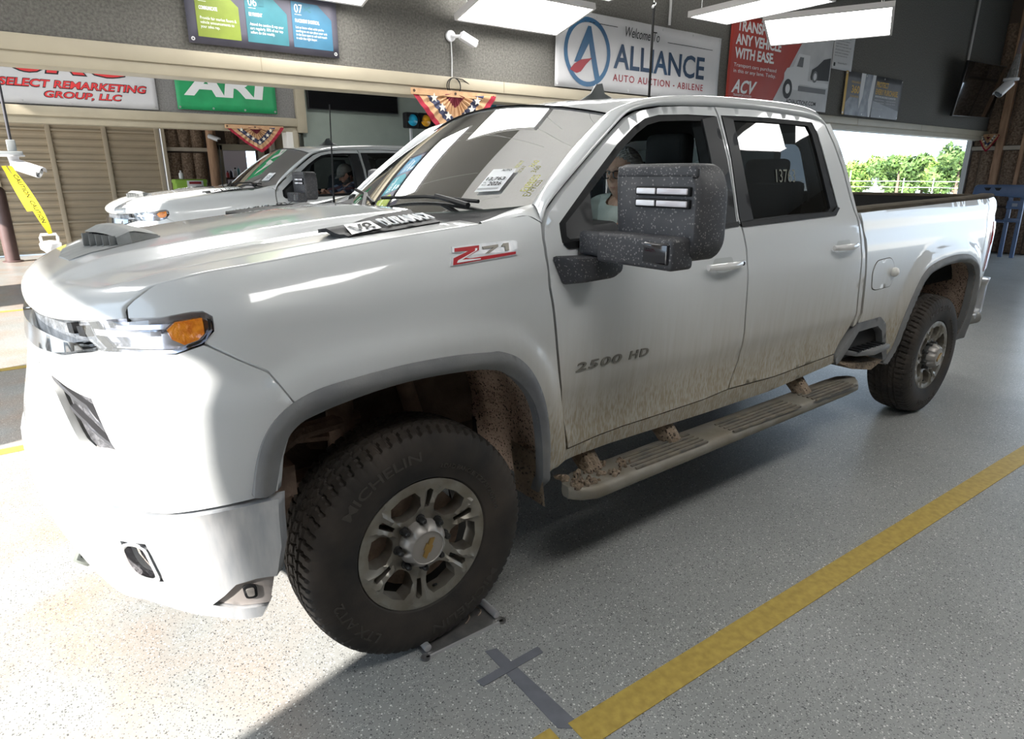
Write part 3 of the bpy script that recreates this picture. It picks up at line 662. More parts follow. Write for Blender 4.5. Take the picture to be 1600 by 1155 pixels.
# hood scoop insert
SG = mat('scoop_grey', (.20,.21,.21), .45, col2=(.28,.29,.29), vscale=20)
def hz(pts, dz): return [(x, y, hood_at(x, y)+dz) for x, y in pts]
sc_out = [(-.815,-.20),(-.835,0),(-.815,.20),(-.72,.235),(-.54,.16),(-.54,-.16),(-.72,-.235)]
def hfn(dz):
    return lambda x, y: (x, y, np.array([hood_at(a, b) for a, b in zip(np.atleast_1d(x), np.atleast_1d(y))])+dz)
scoop = panel('hood_scoop', sc_out, hfn(.004), SG, hood, step=.04, lip=.015, lipdir=(0,0,-1))
def zr(x): return hood_at(x, 0)
sb = MB(); R = []
for x, h, wd in ((-.715,.046,.19),(-.675,.060,.19),(-.63,.050,.175),(-.545,.010,.15)):
    R.append([(x+(.075 if x < -.66 else .03 if x < -.6 else 0)*(abs(c)-.45), c*wd, zr(x)+h*(1-.25*abs(c)**3)) for c in np.linspace(-1, 1, 17)])
sb.grid(R)
sb.grid([[(x+(.04 if x < -.66 else 0), -wd, zr(x)+h*.75), (x+(.04 if x < -.66 else 0), -wd-.02, zr(x)-.01)] for x, h, wd in ((-.715,.046,.19),(-.675,.060,.19),(-.63,.050,.175),(-.545,.010,.15))])
sb.grid([[(x+(.04 if x < -.66 else 0), wd, zr(x)+h*.75), (x+(.04 if x < -.66 else 0), wd+.02, zr(x)-.01)] for x, h, wd in ((-.715,.046,.19),(-.675,.060,.19),(-.63,.050,.175),(-.545,.010,.15))])
sb.obj('scoop_cowl', SG, hood, smooth=True)
for s_ in (-1, 1):
    MB().prism([(0,0),(.19,.0),(.19,.042),(0,.050)], 0, .006, lambda u, v, h: (-.735+.075*(u/.19)+h, s_*u, zr(-.70)-.012+v)).obj('scoop_mouth', DARK, hood)
    for k in range(5):
        u_ = .015+k*.04; xm = -.748+.075*(u_/.19); MB().box(xm-.016, xm+.014, s_*u_-.004, s_*u_+.004, zr(-.70)-.005, zr(-.70)+.036).obj('scoop_fin', SG, hood)
def rise(y): a = np.abs(np.asarray(y, float)); return np.where(a > .645, .26*np.clip(.755-a, 0, .11), .0286*np.clip((a-.44)/.205, 0, 1))
# engine badge inserts on both sides of the hood
for s in (-1, 1):
    bp = [(-.14,s*.60),(-.10,s*.755),(.05,s*.765),(.235,s*.75),(.31,s*.40),(.15,s*.42),(-.03,s*.495)]
    bi = panel('badge_insert', bp, lambda x, y: (x, y, hfn(.004)(x, y)[2]+rise(y)), BLK, hood, step=.025, lip=.012, lipdir=(0,0,-1))
    p0 = np.array([-.02, s*.675]); 
    if s < 0: ux, vx = np.array([.90,.13]), np.array([-.25,.40])   # reads from the driver's side
    else: ux, vx = np.array([-.90,.13]), np.array([.25,.40]); 
    ux = ux/np.linalg.norm(ux); vx = np.array([-ux[1], ux[0]]); p0 = np.array([-.090,-.748]) if s < 0 else np.array([.235,.70])
    def badge(body, u0, w, h, m, dz, **kw):
        def f(u, v, d):
            x = p0[0]+ux[0]*(u+u0)+vx[0]*v; y = p0[1]+ux[1]*(u+u0)+vx[1]*v
            return (x, y, np.array([hood_at(a, b) for a, b in zip(x, y)])+dz+d+rise(y))
        return text('engine_lettering', body, f, m, bi, w=w, h=h, **kw)
    q = [(0,0),(.112,0),(.135,.105),(.035,.105)]
    xy = [p0+ux*a+vx*(b-.008) for a, b in q]
    mesh_obj('badge_plate', [(a[0], a[1], hood_at(a[0], a[1])+.008+float(rise(a[1]))) for a in xy], [(0,1,2,3)], WHT, bi)
    badge('V8', .030, .080, .070, BLK, .013, bold=.02, shear=.2)
    badge('DURAMAX', .140, .205, .080, WHT, .009, bold=.03, ext=.003, shear=.2)
# ---- windscreen, cowl, pillars, roof
def ws_pt(u, v):
    """u across -1..1, v 0 bottom .. 1 top"""
    y = (.80*(1-v)+.70*v)*u
    x = (.37+.235*u*u)*(1-v)+(1.00+.065*u*u)*v-.018*math.sin(PI*v)
    z = (1.478+.050*u*u)*(1-v)+(1.94-.072*u*u)*v+.010*math.sin(PI*v)
    return (x, y, z)
ws = loft_obj('windshield', [[ws_pt(u, v) for u in np.linspace(-1, 1, 25)] for v in np.linspace(0, 1, 13)], GLASS_W, TR)
# black ceramic border of the glass
fr = MB()
for (a0, a1, b0, b1) in ((-1,-.955,0,1),(.955,1,0,1),(-1,1,0,.05),(-1,1,.965,1)):
    fr.grid([[tuple(np.array(ws_pt(u, v))+np.array([.006,0,-.006])) for u in np.linspace(a0, a1, 13)] for v in np.linspace(b0, b1, 9)])
fr.obj('glass_border', mat('ceramic_border', (.018,.019,.02), .4), ws, smooth=True)
stk = MB().grid([[tuple(np.array(ws_pt(u, v))+np.array([-.007,0,.006])) for u in np.linspace(-.79, -.65, 5)] for v in np.linspace(.145, .345, 5)]).obj('price_sticker', PAPER, ws)
def wsf(u0, v0, up=False, dz=.009):
    def f(a, b, d):
        q = [ws_pt(u0-x*1.30, v0+y*1.55) if not up else ws_pt(u0-x*.12+y*1.30, v0+x*1.55) for x, y in zip(a, b)]
        return tuple(np.array(q).T+np.array([[-dz],[0],[dz]]))
    return f
text('sticker_print', '13,763', wsf(-.668, .232), INK, stk, w=.082, h=.022, bold=.02)
text('sticker_print', '2026', wsf(-.700, .190), INK, stk, w=.058, h=.022, bold=.02)
text('sticker_print', 'VIN\nMILES', wsf(-.665, .190), INK, stk, w=.020, h=.022)
text('sticker_print', 'IIIIIIIIIIIIIIIIIIIIIIII', wsf(-.660, .155), INK, stk, w=.09, h=.010)
text('sticker_print', 'AUTO', wsf(-.715, .318), INK, stk, w=.045, h=.012, bold=.03)
text('marker_writing', 'EXPRESS', wsf(-.945, .115, True), CHALK, ws, w=.10, h=.030, shear=.2)
text('marker_writing', '360', wsf(-.885, .345, True), CHALK, ws, w=.045, h=.024, shear=.2)
text('marker_writing', '10/24-7', wsf(-.800, .345, True), CHALK, ws, w=.045, h=.020, shear=.2)
MB().grid([[tuple(np.array(ws_pt(u, v))+np.array([.004,0,-.004])) for u in np.linspace(-.945, -.90, 3)] for v in np.linspace(.77, .84, 3)]).obj('inspection_sticker', mat('sticker_green', (.45,.72,.60), .5), ws)
def hood_rear(u): return np.array([float(q) for q in hood_xyz(np.array(float(len(HC)-1)), np.array(u))])
def cowl_row(k):
    out_ = []
    for u in np.linspace(-.93, .93, 21):
        h_ = hood_rear(u)+np.array([-.01,0,-.012]); w_ = np.array(ws_pt(u, .0))+np.array([.01,0,-.004]); p_ = h_*(1-k)+w_*k; out_.append((p_[0], p_[1], p_[2]-.012*math.sin(PI*k)))
    return out_
loft_obj('cowl', [cowl_row(k) for k in (0,.25,.5,.75,1.0)], mat('cowl_black', (.03,.03,.032), .7, bump=.3, bscale=300), TR, flip=True)
for s_ in (-1, 1):
    A_ = [(x, s_*float(w_side(x, z)), z) for x, z in ((.325,1.476),(.38,1.483),(.44,1.490),(.50,1.498),(.535,1.475))]
    B_ = [(.325,s_*.853,1.472),(.38,s_*.825,1.482),(.45,s_*.800,1.500),(.53,s_*.790,1.517),(.607,s_*.800,1.533)]
    rows_ = []
    for a_, b_ in zip(catmull(A_, 4), catmull(B_, 4)): rows_.append([tuple(a_*(1-t)+b_*t+np.array([0,0,.008*math.sin(PI*t)])) for t in np.linspace(0, 1, 6)])
    loft_obj('cowl_corner', rows_, PAINT, TR, flip=(s_ < 0))
for y0, y1, dz in ((-.60,.02,0),(.06,.62,0)):
    a = MB(); b0 = np.array(ws_pt(y0/.80, .03))+np.array([-.02,0,.018]); b1 = np.array(ws_pt(y1/.80, .075))+np.array([-.02,0,.02])
    a.tube([tuple(b0), tuple((b0+b1)/2+np.array([0,0,.012])), tuple(b1)], .008, 6); a.tube([(b0[0]-.06,b0[1]-.02,b0[2]-.012), tuple(b0*.6+b1*.4+np.array([0,0,.015]))], .011, 6)
    a.obj('wiper', BLK, TR, smooth=True)
def ptap(x, z): return (1-sstep(.60, 1.25, x))*sstep(1.38, 1.50, z)
DT = [(.536,1.462),(.566,1.513),(.637,1.576),(.775,1.675),(.92,1.776),(1.036,1.851),(1.116,1.881),(1.234,1.902),(1.376,1.913),(1.60,1.922),(1.90,1.927),(2.278,1.917),(2.46,1.900),(2.56,1.84)]
def dt_in(k, x, z):
    """inner edge of pillar / roof rail facing door-top point k"""
    if k < 6: q = ws_pt(-1, max(0, min(1, (z-1.47)/.41))); return (q[0]-.004, q[1]+.006, q[2]+.004)
    xx = {6:1.11, 7:1.20}.get(k, x+.01 if x < 2.4 else x+.06); return (xx, -.71, float(interp(xx, [(1.10,1.880),(1.20,1.915),(1.4,1.946),(1.62,1.963),(2.1,1.978),(2.4,1.978),(2.55,1.955),(2.65,1.90),(2.7,1.87)])))
for s in (-1, 1):
    R0 = []; Q = densify(DT, .06, False)
    for k, (x, z) in enumerate(DT):
        o = np.array([x+(0 if x > 1.1 else -.004), -(float(w_side(x, z))-.004), z+.010]); i = np.array(dt_in(k, x, z)); m = (o+i)/2; n = np.cross(i-o, np.array([1.0, 0, .3])); n = n/np.linalg.norm(n); n = n*(1 if n[2] > 0 else -1)
        row = [o+np.array([0,.03,-.012]), o]+[o*(1-t)+i*t+n*.022*math.sin(PI*t) for t in (.2,.4,.6,.8)]+[i, i+np.array([.01,.02,-.02])]
        kk = float(ptap(x, z)) if s > 0 else 0.0; fa_ = (1,1,.8,.6,.4,.2,0,0)
        R0.append([(p[0]+.06*kk*q_, (p[1]+.10*kk*q_)*(1 if s < 0 else -1), p[2]) for p, q_ in zip(row, fa_)])
    R0 = [list(map(tuple, c)) for c in np.transpose(np.array([catmull(np.array(R0)[:,j,:], 4) for j in range(8)]), (1,0,2))]
    loft_obj('roof_rail', R0, PAINT, TR, flip=(s < 0))
RZ = [(1.045,1.938),(1.12,1.955),(1.25,1.972),(1.5,1.990),(1.8,2.002),(2.1,2.008),(2.4,2.005),(2.55,1.985),(2.64,1.945),(2.685,1.88)]
RE = [(1.10,1.880),(1.13,1.892),(1.25,1.920),(1.5,1.952),(1.8,1.968),(2.1,1.976),(2.4,1.976),(2.54,1.955),(2.62,1.915),(2.665,1.86)]
rc, re_ = catmull(RZ, 5), catmull(RE, 5); P = []
for a, b in zip(rc, re_):
    P.append([(a[0]+(b[0]-a[0])*u*u, u*.712, a[1]+(b[1]-a[1])*(.7*abs(u)**2+.3*abs(u)**8)-(.012 if .93 < abs(u) else 0)) for u in np.linspace(-1, 1, 33)])
P[0] = [tuple(np.array(ws_pt(u*1.012, 1.0))+np.array([-.006,0,.006])) for u in np.linspace(-1, 1, 33)]
for k_, f_ in ((1,.7),(2,.45),(3,.25),(4,.1)): P[k_] = [(p[0]*(1-f_)+(q[0]+.03*k_*.5)*f_, p[1], p[2]*(1-f_)+(q[2]+.004*k_)*f_) for p, q in zip(P[k_], P[0])]
roof = loft_obj('roof', P, PAINT, TR, flip=True)
loft_obj('headliner', [[(p[0], p[1]*1.08, p[2]-.035) for p in r] for r in P[::4]], LINER, TR)
# cab back with rear window
def back_pt(u, z): return (2.665+(z-1.86)*-.20+.0*u-.03*u*u, u, z)
bo = [(-.72,1.86),(.72,1.86),(.86,1.70),(.93,1.40),(.93,.75),(-.93,.75),(-.93,1.40),(-.86,1.70)]
bh = roundpoly([(-.62,1.80),(.62,1.80),(.70,1.48),(-.70,1.48)], .05)
panel('cab_back', bo, lambda u, z: (2.665+(z-1.86)*-.16-.03*u*u, u, z), PAINT, TR, holes=[bh], step=.08, lip=.03, lipdir=(-1,0,0))
panel('rear_window', bh, lambda u, z: (2.660+(z-1.86)*-.16-.03*u*u, u, z), GLASS_S, TR, step=.1)
# cab corner strips behind the rear doors
cc = [(2.515,1.885),(2.575,1.79),(2.63,1.663),(2.67,1.515),(2.705,1.416),(2.742,1.279),(2.776,1.102),(2.82,.877),(2.80,.80),(2.83,.81),(2.855,.871),(2.82,1.097),(2.79,1.2),(2.765,1.294),(2.735,1.37),(2.715,1.45),(2.69,1.55),(2.66,1.68),(2.615,1.80),(2.56,1.89)]
def cornerfn(sg):
    def f(x, z):
        ws_ = interp(z, WSIDE); return (x, sg*(ws_-.0), z)
    return f
both('cab_corner', cc, (cornerfn(-1), cornerfn(1)), PAINT, step=.03, lip=.08)
# ---- doors
def doorfn(sg, off=0.0):
    def f(x, z):
        k = sstep(.40, .60, x); w = interp(interp(x, ZF)-z, WFEND)*(1-k)+interp(z, WSIDE)*k
        w = w+.024*(1-sstep(.035, .115, poly_dist(x, z, ARCHF)))-.010*(1-sstep(.80,.88,z))*sstep(.62,.70,z)*1.0
        if sg > 0:
            k = ptap(x, z); return (x+.06*k, w+off-.10*k, z)
        return (x, sg*(w+off), z)
    return f
D2 = (doorfn(-1), doorfn(1))
fd = [(.648,.608)]+[(x+.005, z) for x, z in GAPA[::-1][1:]]+[(.526,1.42),(.540,1.460),(.570,1.508),(.641,1.571),(.779,1.670),(.924,1.771),(1.040,1.846),(1.118,1.876),(1.236,1.897),(1.378,1.908),(1.590,1.917),(1.607,1.885),(1.636,1.698),(1.634,1.448),(1.652,1.406),(1.677,1.313),(1.692,1.177),(1.722,.921),(1.718,.782),(1.664,.650),(1.485,.637),(1.155,.632),(.957,.632),(.817,.626),(.731,.617)]
fw = [(.603,1.470),(.598,1.405),(.622,1.387),(1.0,1.398),(1.374,1.406),(1.622,1.424),(1.628,1.55),(1.622,1.70),(1.596,1.880),(1.40,1.877),(1.221,1.866),(1.135,1.848),(1.065,1.815),(.955,1.747),(.774,1.608)]
rd = [(1.676,.650),(1.729,.782),(1.733,.921),(1.703,1.177),(1.688,1.313),(1.663,1.406),(1.645,1.448),(1.647,1.698),(1.618,1.885),(1.603,1.918),(1.90,1.922),(2.278,1.912),(2.46,1.896),(2.505,1.880),(2.56,1.79),(2.615,1.663),(2.655,1.515),(2.69,1.416),(2.728,1.279),(2.762,1.102),(2.805,.877),(2.785,.805),(2.70,.724),(2.655,.662),(2.064,.640)]
rw = [(1.632,1.885),(1.996,1.893),(2.385,1.889),(2.425,1.834),(2.525,1.47),(2.48,1.436),(2.027,1.425),(1.660,1.414),(1.652,1.448),(1.655,1.698)]
fdo = both('front_door', fd, D2, PAINT, holes=[fw], step=.03, lip=.03)
rdo = both('rear_door', rd, D2, PAINT, holes=[rw], step=.03, lip=.03)
def inset(poly, d):
    a = np.array(poly, float); n = len(a); out = []
    area = sum(a[i][0]*a[(i+1) % n][1]-a[(i+1) % n][0]*a[i][1] for i in range(n)); sg = 1 if area > 0 else -1
    for i in range(n):
        e0 = a[i]-a[i-1]; e1 = a[(i+1) % n]-a[i]; n0 = sg*np.array([-e0[1], e0[0]])/np.hypot(*e0); n1 = sg*np.array([-e1[1], e1[0]])/np.hypot(*e1)
        m = n0+n1; m = m/max(.35, m@m)*2*.5*2 if (m@m) > 0 else n0; out.append(tuple(a[i]+m*d*.5*1.0))
    return out
for dd, rr, sg in zip(fdo, rdo, (-1, 1)):
    yd = (0, -sg, 0)
    def mk(off, sg=sg): return doorfn(sg, off)
    # rubber frame of the front opening and the small fixed pane
    fin = [(.640,1.470),(.632,1.425),(.645,1.412),(1.0,1.420),(1.374,1.428),(1.500,1.434),(1.508,1.70),(1.492,1.855),(1.40,1.853),(1.23,1.842),(1.15,1.824),(1.08,1.79),(.972,1.722),(.80,1.588)]
    panel('window_frame', fw, mk(-.006), BLK, dd, holes=[fin], step=.035, lip=.05, lipdir=yd)
    panel('pillar_applique', [(1.512,1.432),(1.627,1.426),(1.632,1.55),(1.626,1.70),(1.600,1.878),(1.497,1.862),(1.512,1.70)], mk(.002), mat('pillar_gloss_black', (.026,.027,.029), .38, spec=.3), dd, step=.04, lip=.02, lipdir=yd)
    panel('belt_moulding', [(.600,1.400),(.622,1.383),(1.0,1.394),(1.374,1.402),(1.640,1.418),(1.638,1.436),(1.374,1.424),(1.0,1.416),(.64,1.408)], mk(.006), BLK, dd, step=.04, lip=.02, lipdir=yd)
    panel('quarter_pane', [(.640,1.470),(.634,1.427),(.647,1.414),(.735,1.416),(.775,1.45),(.785,1.575)], mk(-.012), mat('sail_panel', (.035,.036,.038), .35), dd, step=.05)
    if sg > 0: panel('side_window', [(.785,1.575),(.775,1.42)]+fin[3:-1], mk(-.03), GLASS_S, dd, step=.08)
    rin = [(1.722,1.868),(1.996,1.873),(2.345,1.870),(2.372,1.83),(2.452,1.470),(2.42,1.452),(2.027,1.447),(1.762,1.438)]
    panel('window_frame', rw, mk(-.004), BLK, rr, holes=[rin], step=.035, lip=.03, lipdir=yd)
    panel('pillar_applique', [(1.640,1.880),(1.718,1.872),(1.757,1.44),(1.662,1.432),(1.656,1.448),(1.660,1.698)], mk(.002), MATS['pillar_gloss_black'], rr, step=.04, lip=.02, lipdir=yd)
    rg = panel('side_window', rin, mk(-.012), GLASS_D, rr, step=.08)
    panel('belt_moulding', [(1.657,1.412),(2.027,1.421),(2.48,1.432),(2.53,1.468),(2.505,1.475),(2.46,1.452),(2.027,1.443),(1.654,1.432)], mk(.006), BLK, rr, step=.04, lip=.02, lipdir=yd)
    if sg < 0:
        def wf(u, v, d): return doorfn(-1, -.008)(2.0+u, 1.60+v)
        text('marker_writing', '13763', wf, CHALKG, rg, w=.17, h=.06, shear=.15)
    # handles; the cup is a flat patch with its shade put into the colour
    for par, hx, hz_ in ((dd, 1.385, 1.256), (rr, 2.420, 1.272)):
        cup = roundpoly([(hx+.06,hz_+.032),(hx+.19,hz_+.032),(hx+.20,hz_),(hx+.17,hz_-.034),(hx+.08,hz_-.034),(hx+.05,hz_)], .025)
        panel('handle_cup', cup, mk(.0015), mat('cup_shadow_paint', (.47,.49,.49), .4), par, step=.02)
        P = []
        for u in np.linspace(0, 1, 9):
            x = hx+u*.25; bow = .018+.03*math.sin(PI*min(1, max(0, (u*1.0)))); hh = .013+.006*math.sin(PI*u)*.6; y = float(interp(hz_, WSIDE))+bow
            P.append([(x, sg*(y+.009*math.cos(a)), hz_+.004*u+hh*math.sin(a)) for a in np.linspace(0, 2*PI, 11)])
        hm = MB().grid(P); hm.add([p for p in P[0][:-1]], [tuple(range(10))]); hm.add([p for p in P[-1][:-1]], [tuple(range(10))])
        h = hm.obj('door_handle', mat('handle_paint', (.74,.74,.74), .25, coat=1.0), par, smooth=True)
        if par is dd: MB().lathe([(.009,0),(.009,.004)], 12, Matrix.Translation((hx+.225, sg*(float(interp(hz_, WSIDE))+.033), hz_+.003)) @ Matrix.Rotation(PI/2*(1 if sg < 0 else -1), 4, 'X')).obj('keyhole', BLK, h)
# badges
def side_text(par, body, x0, z0, w, h, m, off, name='lettering', **kw):
    def f(u, v, d): return (x0+u, -(w_side(x0+u, z0+v)+off+d), z0+v)
    return text(name, body, f, m, par, w=w, h=h, **kw)
BADGE = mat('badge_dark_chrome', (.25,.235,.21), .35, metal=.7)
for body_, x0_, w_ in (('2500', .658, .245), ('HD', .945, .115)): side_text(fdo[0], body_, x0_, .923, w_, .034, BADGE, -.002, 'model_lettering', ext=.006, bold=.02, shear=.15, space=1.15)
z71 = empty('fender_badge', (0,0,0)); z71.parent = TR
def zpoly(name, pts, m, off, par): 
    v, f = panel_data(pts, lambda x, z: (x, -(w_side(x, z)+off), z), step=.03, lip=.008, lipdir=(0,1,0)); return mesh_obj(name, v, f, m, par)
zs = lambda pts: [(x, z+.0) for x, z in pts]
zpoly('badge_outline', [(.138,1.360),(.150,1.386),(.195,1.398),(.155,1.400),(.160,1.416),(.262,1.421),(.400,1.424),(.408,1.421),(.398,1.378),(.26,1.368)], CHROMED, .005, z71)
zpoly('badge_letter', [(.145,1.363),(.153,1.383),(.215,1.402),(.163,1.402),(.167,1.412),(.258,1.416),(.252,1.402),(.196,1.382),(.212,1.379),(.392,1.389),(.389,1.381),(.25,1.371)], REDT, .007, z71)
zpoly('badge_letter', [(.160,1.369),(.166,1.376),(.236,1.400),(.240,1.408),(.247,1.408),(.244,1.402),(.180,1.377),(.25,1.377),(.248,1.374)], WHT, .0085, z71)
zpoly('badge_letter', [(.268,1.411),(.330,1.415),(.328,1.408),(.285,1.390),(.272,1.390),(.308,1.406),(.268,1.404)], BADGE, .008, z71)
zpoly('badge_letter', [(.340,1.408),(.352,1.417),(.372,1.418),(.366,1.394),(.350,1.393),(.354,1.408)], BADGE, .008, z71)
# rocker panels
rk = [(.568,.575),(.602,.580),(.648,.600),(.731,.610),(.817,.619),(.957,.625),(1.155,.625),(1.485,.630),(1.67,.642),(2.064,.632),(2.655,.653),(2.689,.600),(2.041,.553),(1.515,.552),(1.07,.560),(.878,.562),(.701,.557),(.561,.544)]
both('rocker_panel', rk, (sideL(-.004), sideR(-.004)), PAINT, step=.03, lip=.10)
# ---- bed
bs = [(2.712,1.437),(2.795,1.294),(2.845,1.097),(2.885,.871),(2.855,.815),(3.115,.812),(3.196,.758),(3.248,.66),(3.285,.53)]+ARCHR_S[4:-4]+[(4.62,.53),(4.70,.60),(4.86,.66),(4.93,.80),(4.945,1.0),(4.95,1.16),(4.95,1.32),(4.94,1.44),(4.92,1.475),(4.6,1.474),(4.2,1.468),(3.846,1.461),(3.4,1.452),(3.0,1.444)]
both('bed_side', bs, (sideL(), sideR()), PAINT, step=.03, lip=.03)
for s, f in ((-1, sideL), (1, sideR)):
    mk = f
    fp = roundpoly([(2.935,1.010),(2.910,1.108),(2.945,1.165),(3.11,1.172),(3.165,1.13),(3.19,1.06),(3.17,1.0),(2.98,.996)], .03)
    if s < 0:
        panel('fuel_door_gap', [((x-3.05)*1.05+3.05, (z-1.085)*1.05+1.085) for x, z in fp], mk(.0005), mat('shut_line', (.10,.09,.075), .8), TR, step=.03)
        fl = panel('fuel_door', fp, mk(.003), PAINT, TR, step=.03, lip=.004, lipdir=(0,-s,0))
        MB().lathe([(.0,.0),(.024,.0),(.028,.012),(.024,.026),(.012,.034),(0.0,.036)], 14, Matrix.Translation((3.165, s*1.0, 1.085)) @ Matrix.Rotation(PI/2, 4, 'X')).obj('fuel_door_knob', mat('knob_white', (.75,.74,.71), .4), fl, smooth=True)
    rail = MB()
    rs = [[(x, s*(w_side(x, 1.46)-dy), interp(x, [(2.70,1.436),(3.1,1.447),(3.85,1.461),(4.6,1.474),(4.95,1.478)])+dz) for dy, dz in ((.012,-.004),(.012,.016),(.03,.024),(.095,.024),(.11,.012),(.11,-.05))] for x in np.linspace(2.715, 4.93, 24)]
    rail.grid(rs).obj('bed_rail_cap', RAILC, TR, smooth=True)
    MB().grid([[(x, s*(w_side(x, 1.46)-.11), z) for z in (1.45,1.30,1.26,.95)] for x in np.linspace(2.80, 4.93, 10)]).obj('bed_inner_wall', BEDB, TR)
    # tail lamp on the rear corner
    panel('tail_lamp', [(4.89,.93),(4.955,.95),(4.962,1.30),(4.91,1.30)], mk(.004), REDL, TR, step=.05, lip=.05, lipdir=(.4,-s,0))
    # corner step in the bed side
    stp = [(2.668,.633),(2.845,.815),(3.115,.818),(3.205,.765),(3.256,.66),(3.292,.53),(3.255,.52),(3.215,.655),(3.17,.725),(3.10,.765),(2.87,.762),(2.73,.60),(2.70,.585)]
    panel('step_surround', stp, mk(.008), FLARE, TR, step=.03, lip=.09, lipdir=(0,-s,0))
    rbx = MB().prism([(2.76,.60),(2.86,.755),(3.12,.755),(3.19,.70),(3.24,.60)], .78, .95, lambda u, v, h: (u, s*h, v)).obj('step_recess', DARK, TR)
    st = MB().prism([(2.80,.86),(2.86,1.01),(2.98,1.06),(3.21,1.04),(3.22,.86)], .615, .645, lambda u, v, h: (u, s*v, h)).obj('corner_step', FLARE, TR, bevel=.006)
    for k in range(6): MB().box(2.86+k*.058,2.895+k*.058,s*.90 if s > 0 else -1.02,s*1.02 if s > 0 else -.90,.644,.652).obj('step_rib', BLK, st)
    MB().prism([(2.74,.585),(3.24,.53),(3.10,.49),(2.85,.54)], .80, 1.0, lambda u, v, h: (u, s*h, v)).obj('step_underside', MUD, TR)
MB().box(2.80,4.92,-.86,.86,.90,.95).obj('bed_floor', BEDB, TR)
MB().box(2.79,2.83,-.92,.92,.90,1.42).obj('bed_front_wall', BEDB, TR)
tg = MB().box(4.885,4.945,-.80,.80,.88,1.475).obj('tailgate', PAINT, TR, bevel=.015)
MB().box(4.870,4.884,-.79,.79,.92,1.47).obj('tailgate_liner', BEDB, TR)
MB().box(4.865,4.955,-.80,.80,1.470,1.492).obj('tailgate_cap', RAILC, TR, bevel=.006)
rb = MB().grid([[(4.98,-.93,.86),(5.05,-.93,.87),(5.08,-.91,.80),(5.04,-.92,.60),(4.90,-.93,.56)],[(5.10,-.55,.86),(5.16,-.55,.87),(5.18,-.55,.80),(5.14,-.55,.62),(5.0,-.55,.58)],[(5.12,.55,.86),(5.16,.55,.87),(5.18,.55,.80),(5.14,.55,.62),(5.0,.55,.58)],[(4.98,.93,.86),(5.05,.93,.87),(5.08,.91,.80),(5.04,.92,.60),(4.90,.93,.56)]]).obj('rear_bumper', CHROMED, TR, smooth=True, angle=50)
rb.modifiers.new('thickness', 'SOLIDIFY').thickness = .03
for s in (-1, 1): MB().tube([(4.60,s*.82,.53),(4.85,s*.86,.55),(4.99,s*.90,.56)], .05, 12, cap=False).obj('exhaust_tip', mat('exhaust_grey', (.3,.29,.27), .5, metal=.6), TR, smooth=True)
# ---- wheel arch flares, liners, mud flaps
def arch(out, inn, par, yin):
    def flare(sg):
        def f(x, z):
            d = poly_dist(x, z, out); w = w_side(x, z)+.004+.016*sstep(0, .022, d)-.016*sstep(.034, .060, d); return (x, sg*w, z)
        return f
    for s in (-1, 1):
        panel('wheel_arch_flare', list(out)+list(inn)[::-1], flare(s), FLARE, par, step=.018, lip=.045, lipdir=(0,-s,0))
        Pn = np.array(inn)[::2]; R = []; cxm = (inn[0][0]+inn[-1][0])/2
        for q in Pn:
            w = float(w_side(q[0], q[1])); dx, dz = q[0]-cxm, max(0, q[1]-.62)
            R.append([(q[0]+dx*a, s*(w-(w-yin)*d), q[1]+dz*a) for d, a in ((.0,0),(.06,.02),(.2,.055),(.45,.075),(.75,.07),(1.0,.05))])
        MB().grid(R).obj('wheel_liner', MUDP, par, smooth=True)
arch(ARCHF_S, ARCHF_IS, TR, .50); arch(ARCHR_S, ARCHR_IS, TR, .55)
for s in (-1, 1):
    MB().grid([[(.50+.02*k, s*y, z) for y in (.99,.93,.80)] for k, z in ((0,.62),(.4,.54),(1.0,.45),(1.3,.395))]).obj('mud_flap', MUD, TR, smooth=True)
    m = MB()
    for q in range(3): m.tube([(-.47+.0*q,s*(.70-.12*q),.72-.03*q),(-.30,s*(.66-.1*q),.80-.05*q),(-.05,s*.58,.78-.06*q)], .030-.004*q, 8)
    m.box(-.50,-.36,min(s*.60,s*.82),max(s*.60,s*.82),.66,.76); m.box(-.42,.30,min(s*.40,s*.62),max(s*.40,s*.62),.46,.60)
    m.tube([(-.12,s*.60,.60),(-.10,s*.56,1.02)], .05, 10); m.tube([(.22,s*.60,.60),(.15,s*.50,1.0)], .035, 10)
    m.obj('suspension', RUST, TR, smooth=True)
    MB().box(-.46,.50,min(s*.47,s*.52),max(s*.47,s*.52),.55,1.12).obj('inner_wheel_panel', mat('inner_panel_brown', (.09,.066,.052), .85, col2=(.17,.125,.10), vscale=9, bump=.4), TR)
    MB().box(3.45,4.60,min(s*.55,s*.60),max(s*.55,s*.60),.50,1.14).obj('inner_wheel_panel', MATS['inner_panel_brown'], TR)
    MB().tube([(-.30,s*.60,.93),(-.05,s*.66,.985),(.12,s*.63,.96)], .016, 8).obj('brake_hose', mat('hose_red', (.25,.04,.035), .5), TR, smooth=True)
MB().box(-.70,.60,-.47,.47,.42,1.22).obj('engine_block', DARK, TR)
MB().box(.60,2.70,-.90,.90,.55,.62).obj('floor_pan', DARK, TR)
for s in (-1, 1): MB().box(.4,4.9,min(s*.40,s*.52),max(s*.40,s*.52),.46,.62).obj('frame_rail', DARK, TR)
MB().tube([(4.036,-.80,.421),(4.036,.80,.421)], .07, 14).obj('rear_axle', RUST, TR, smooth=True)
MB().box(4.6,4.9,-.8,.8,.6,.9).obj('rear_valance', DARK, TR)
MB().box(.585,.62,-.86,.86,.62,1.36).obj('firewall', DARK, TR)
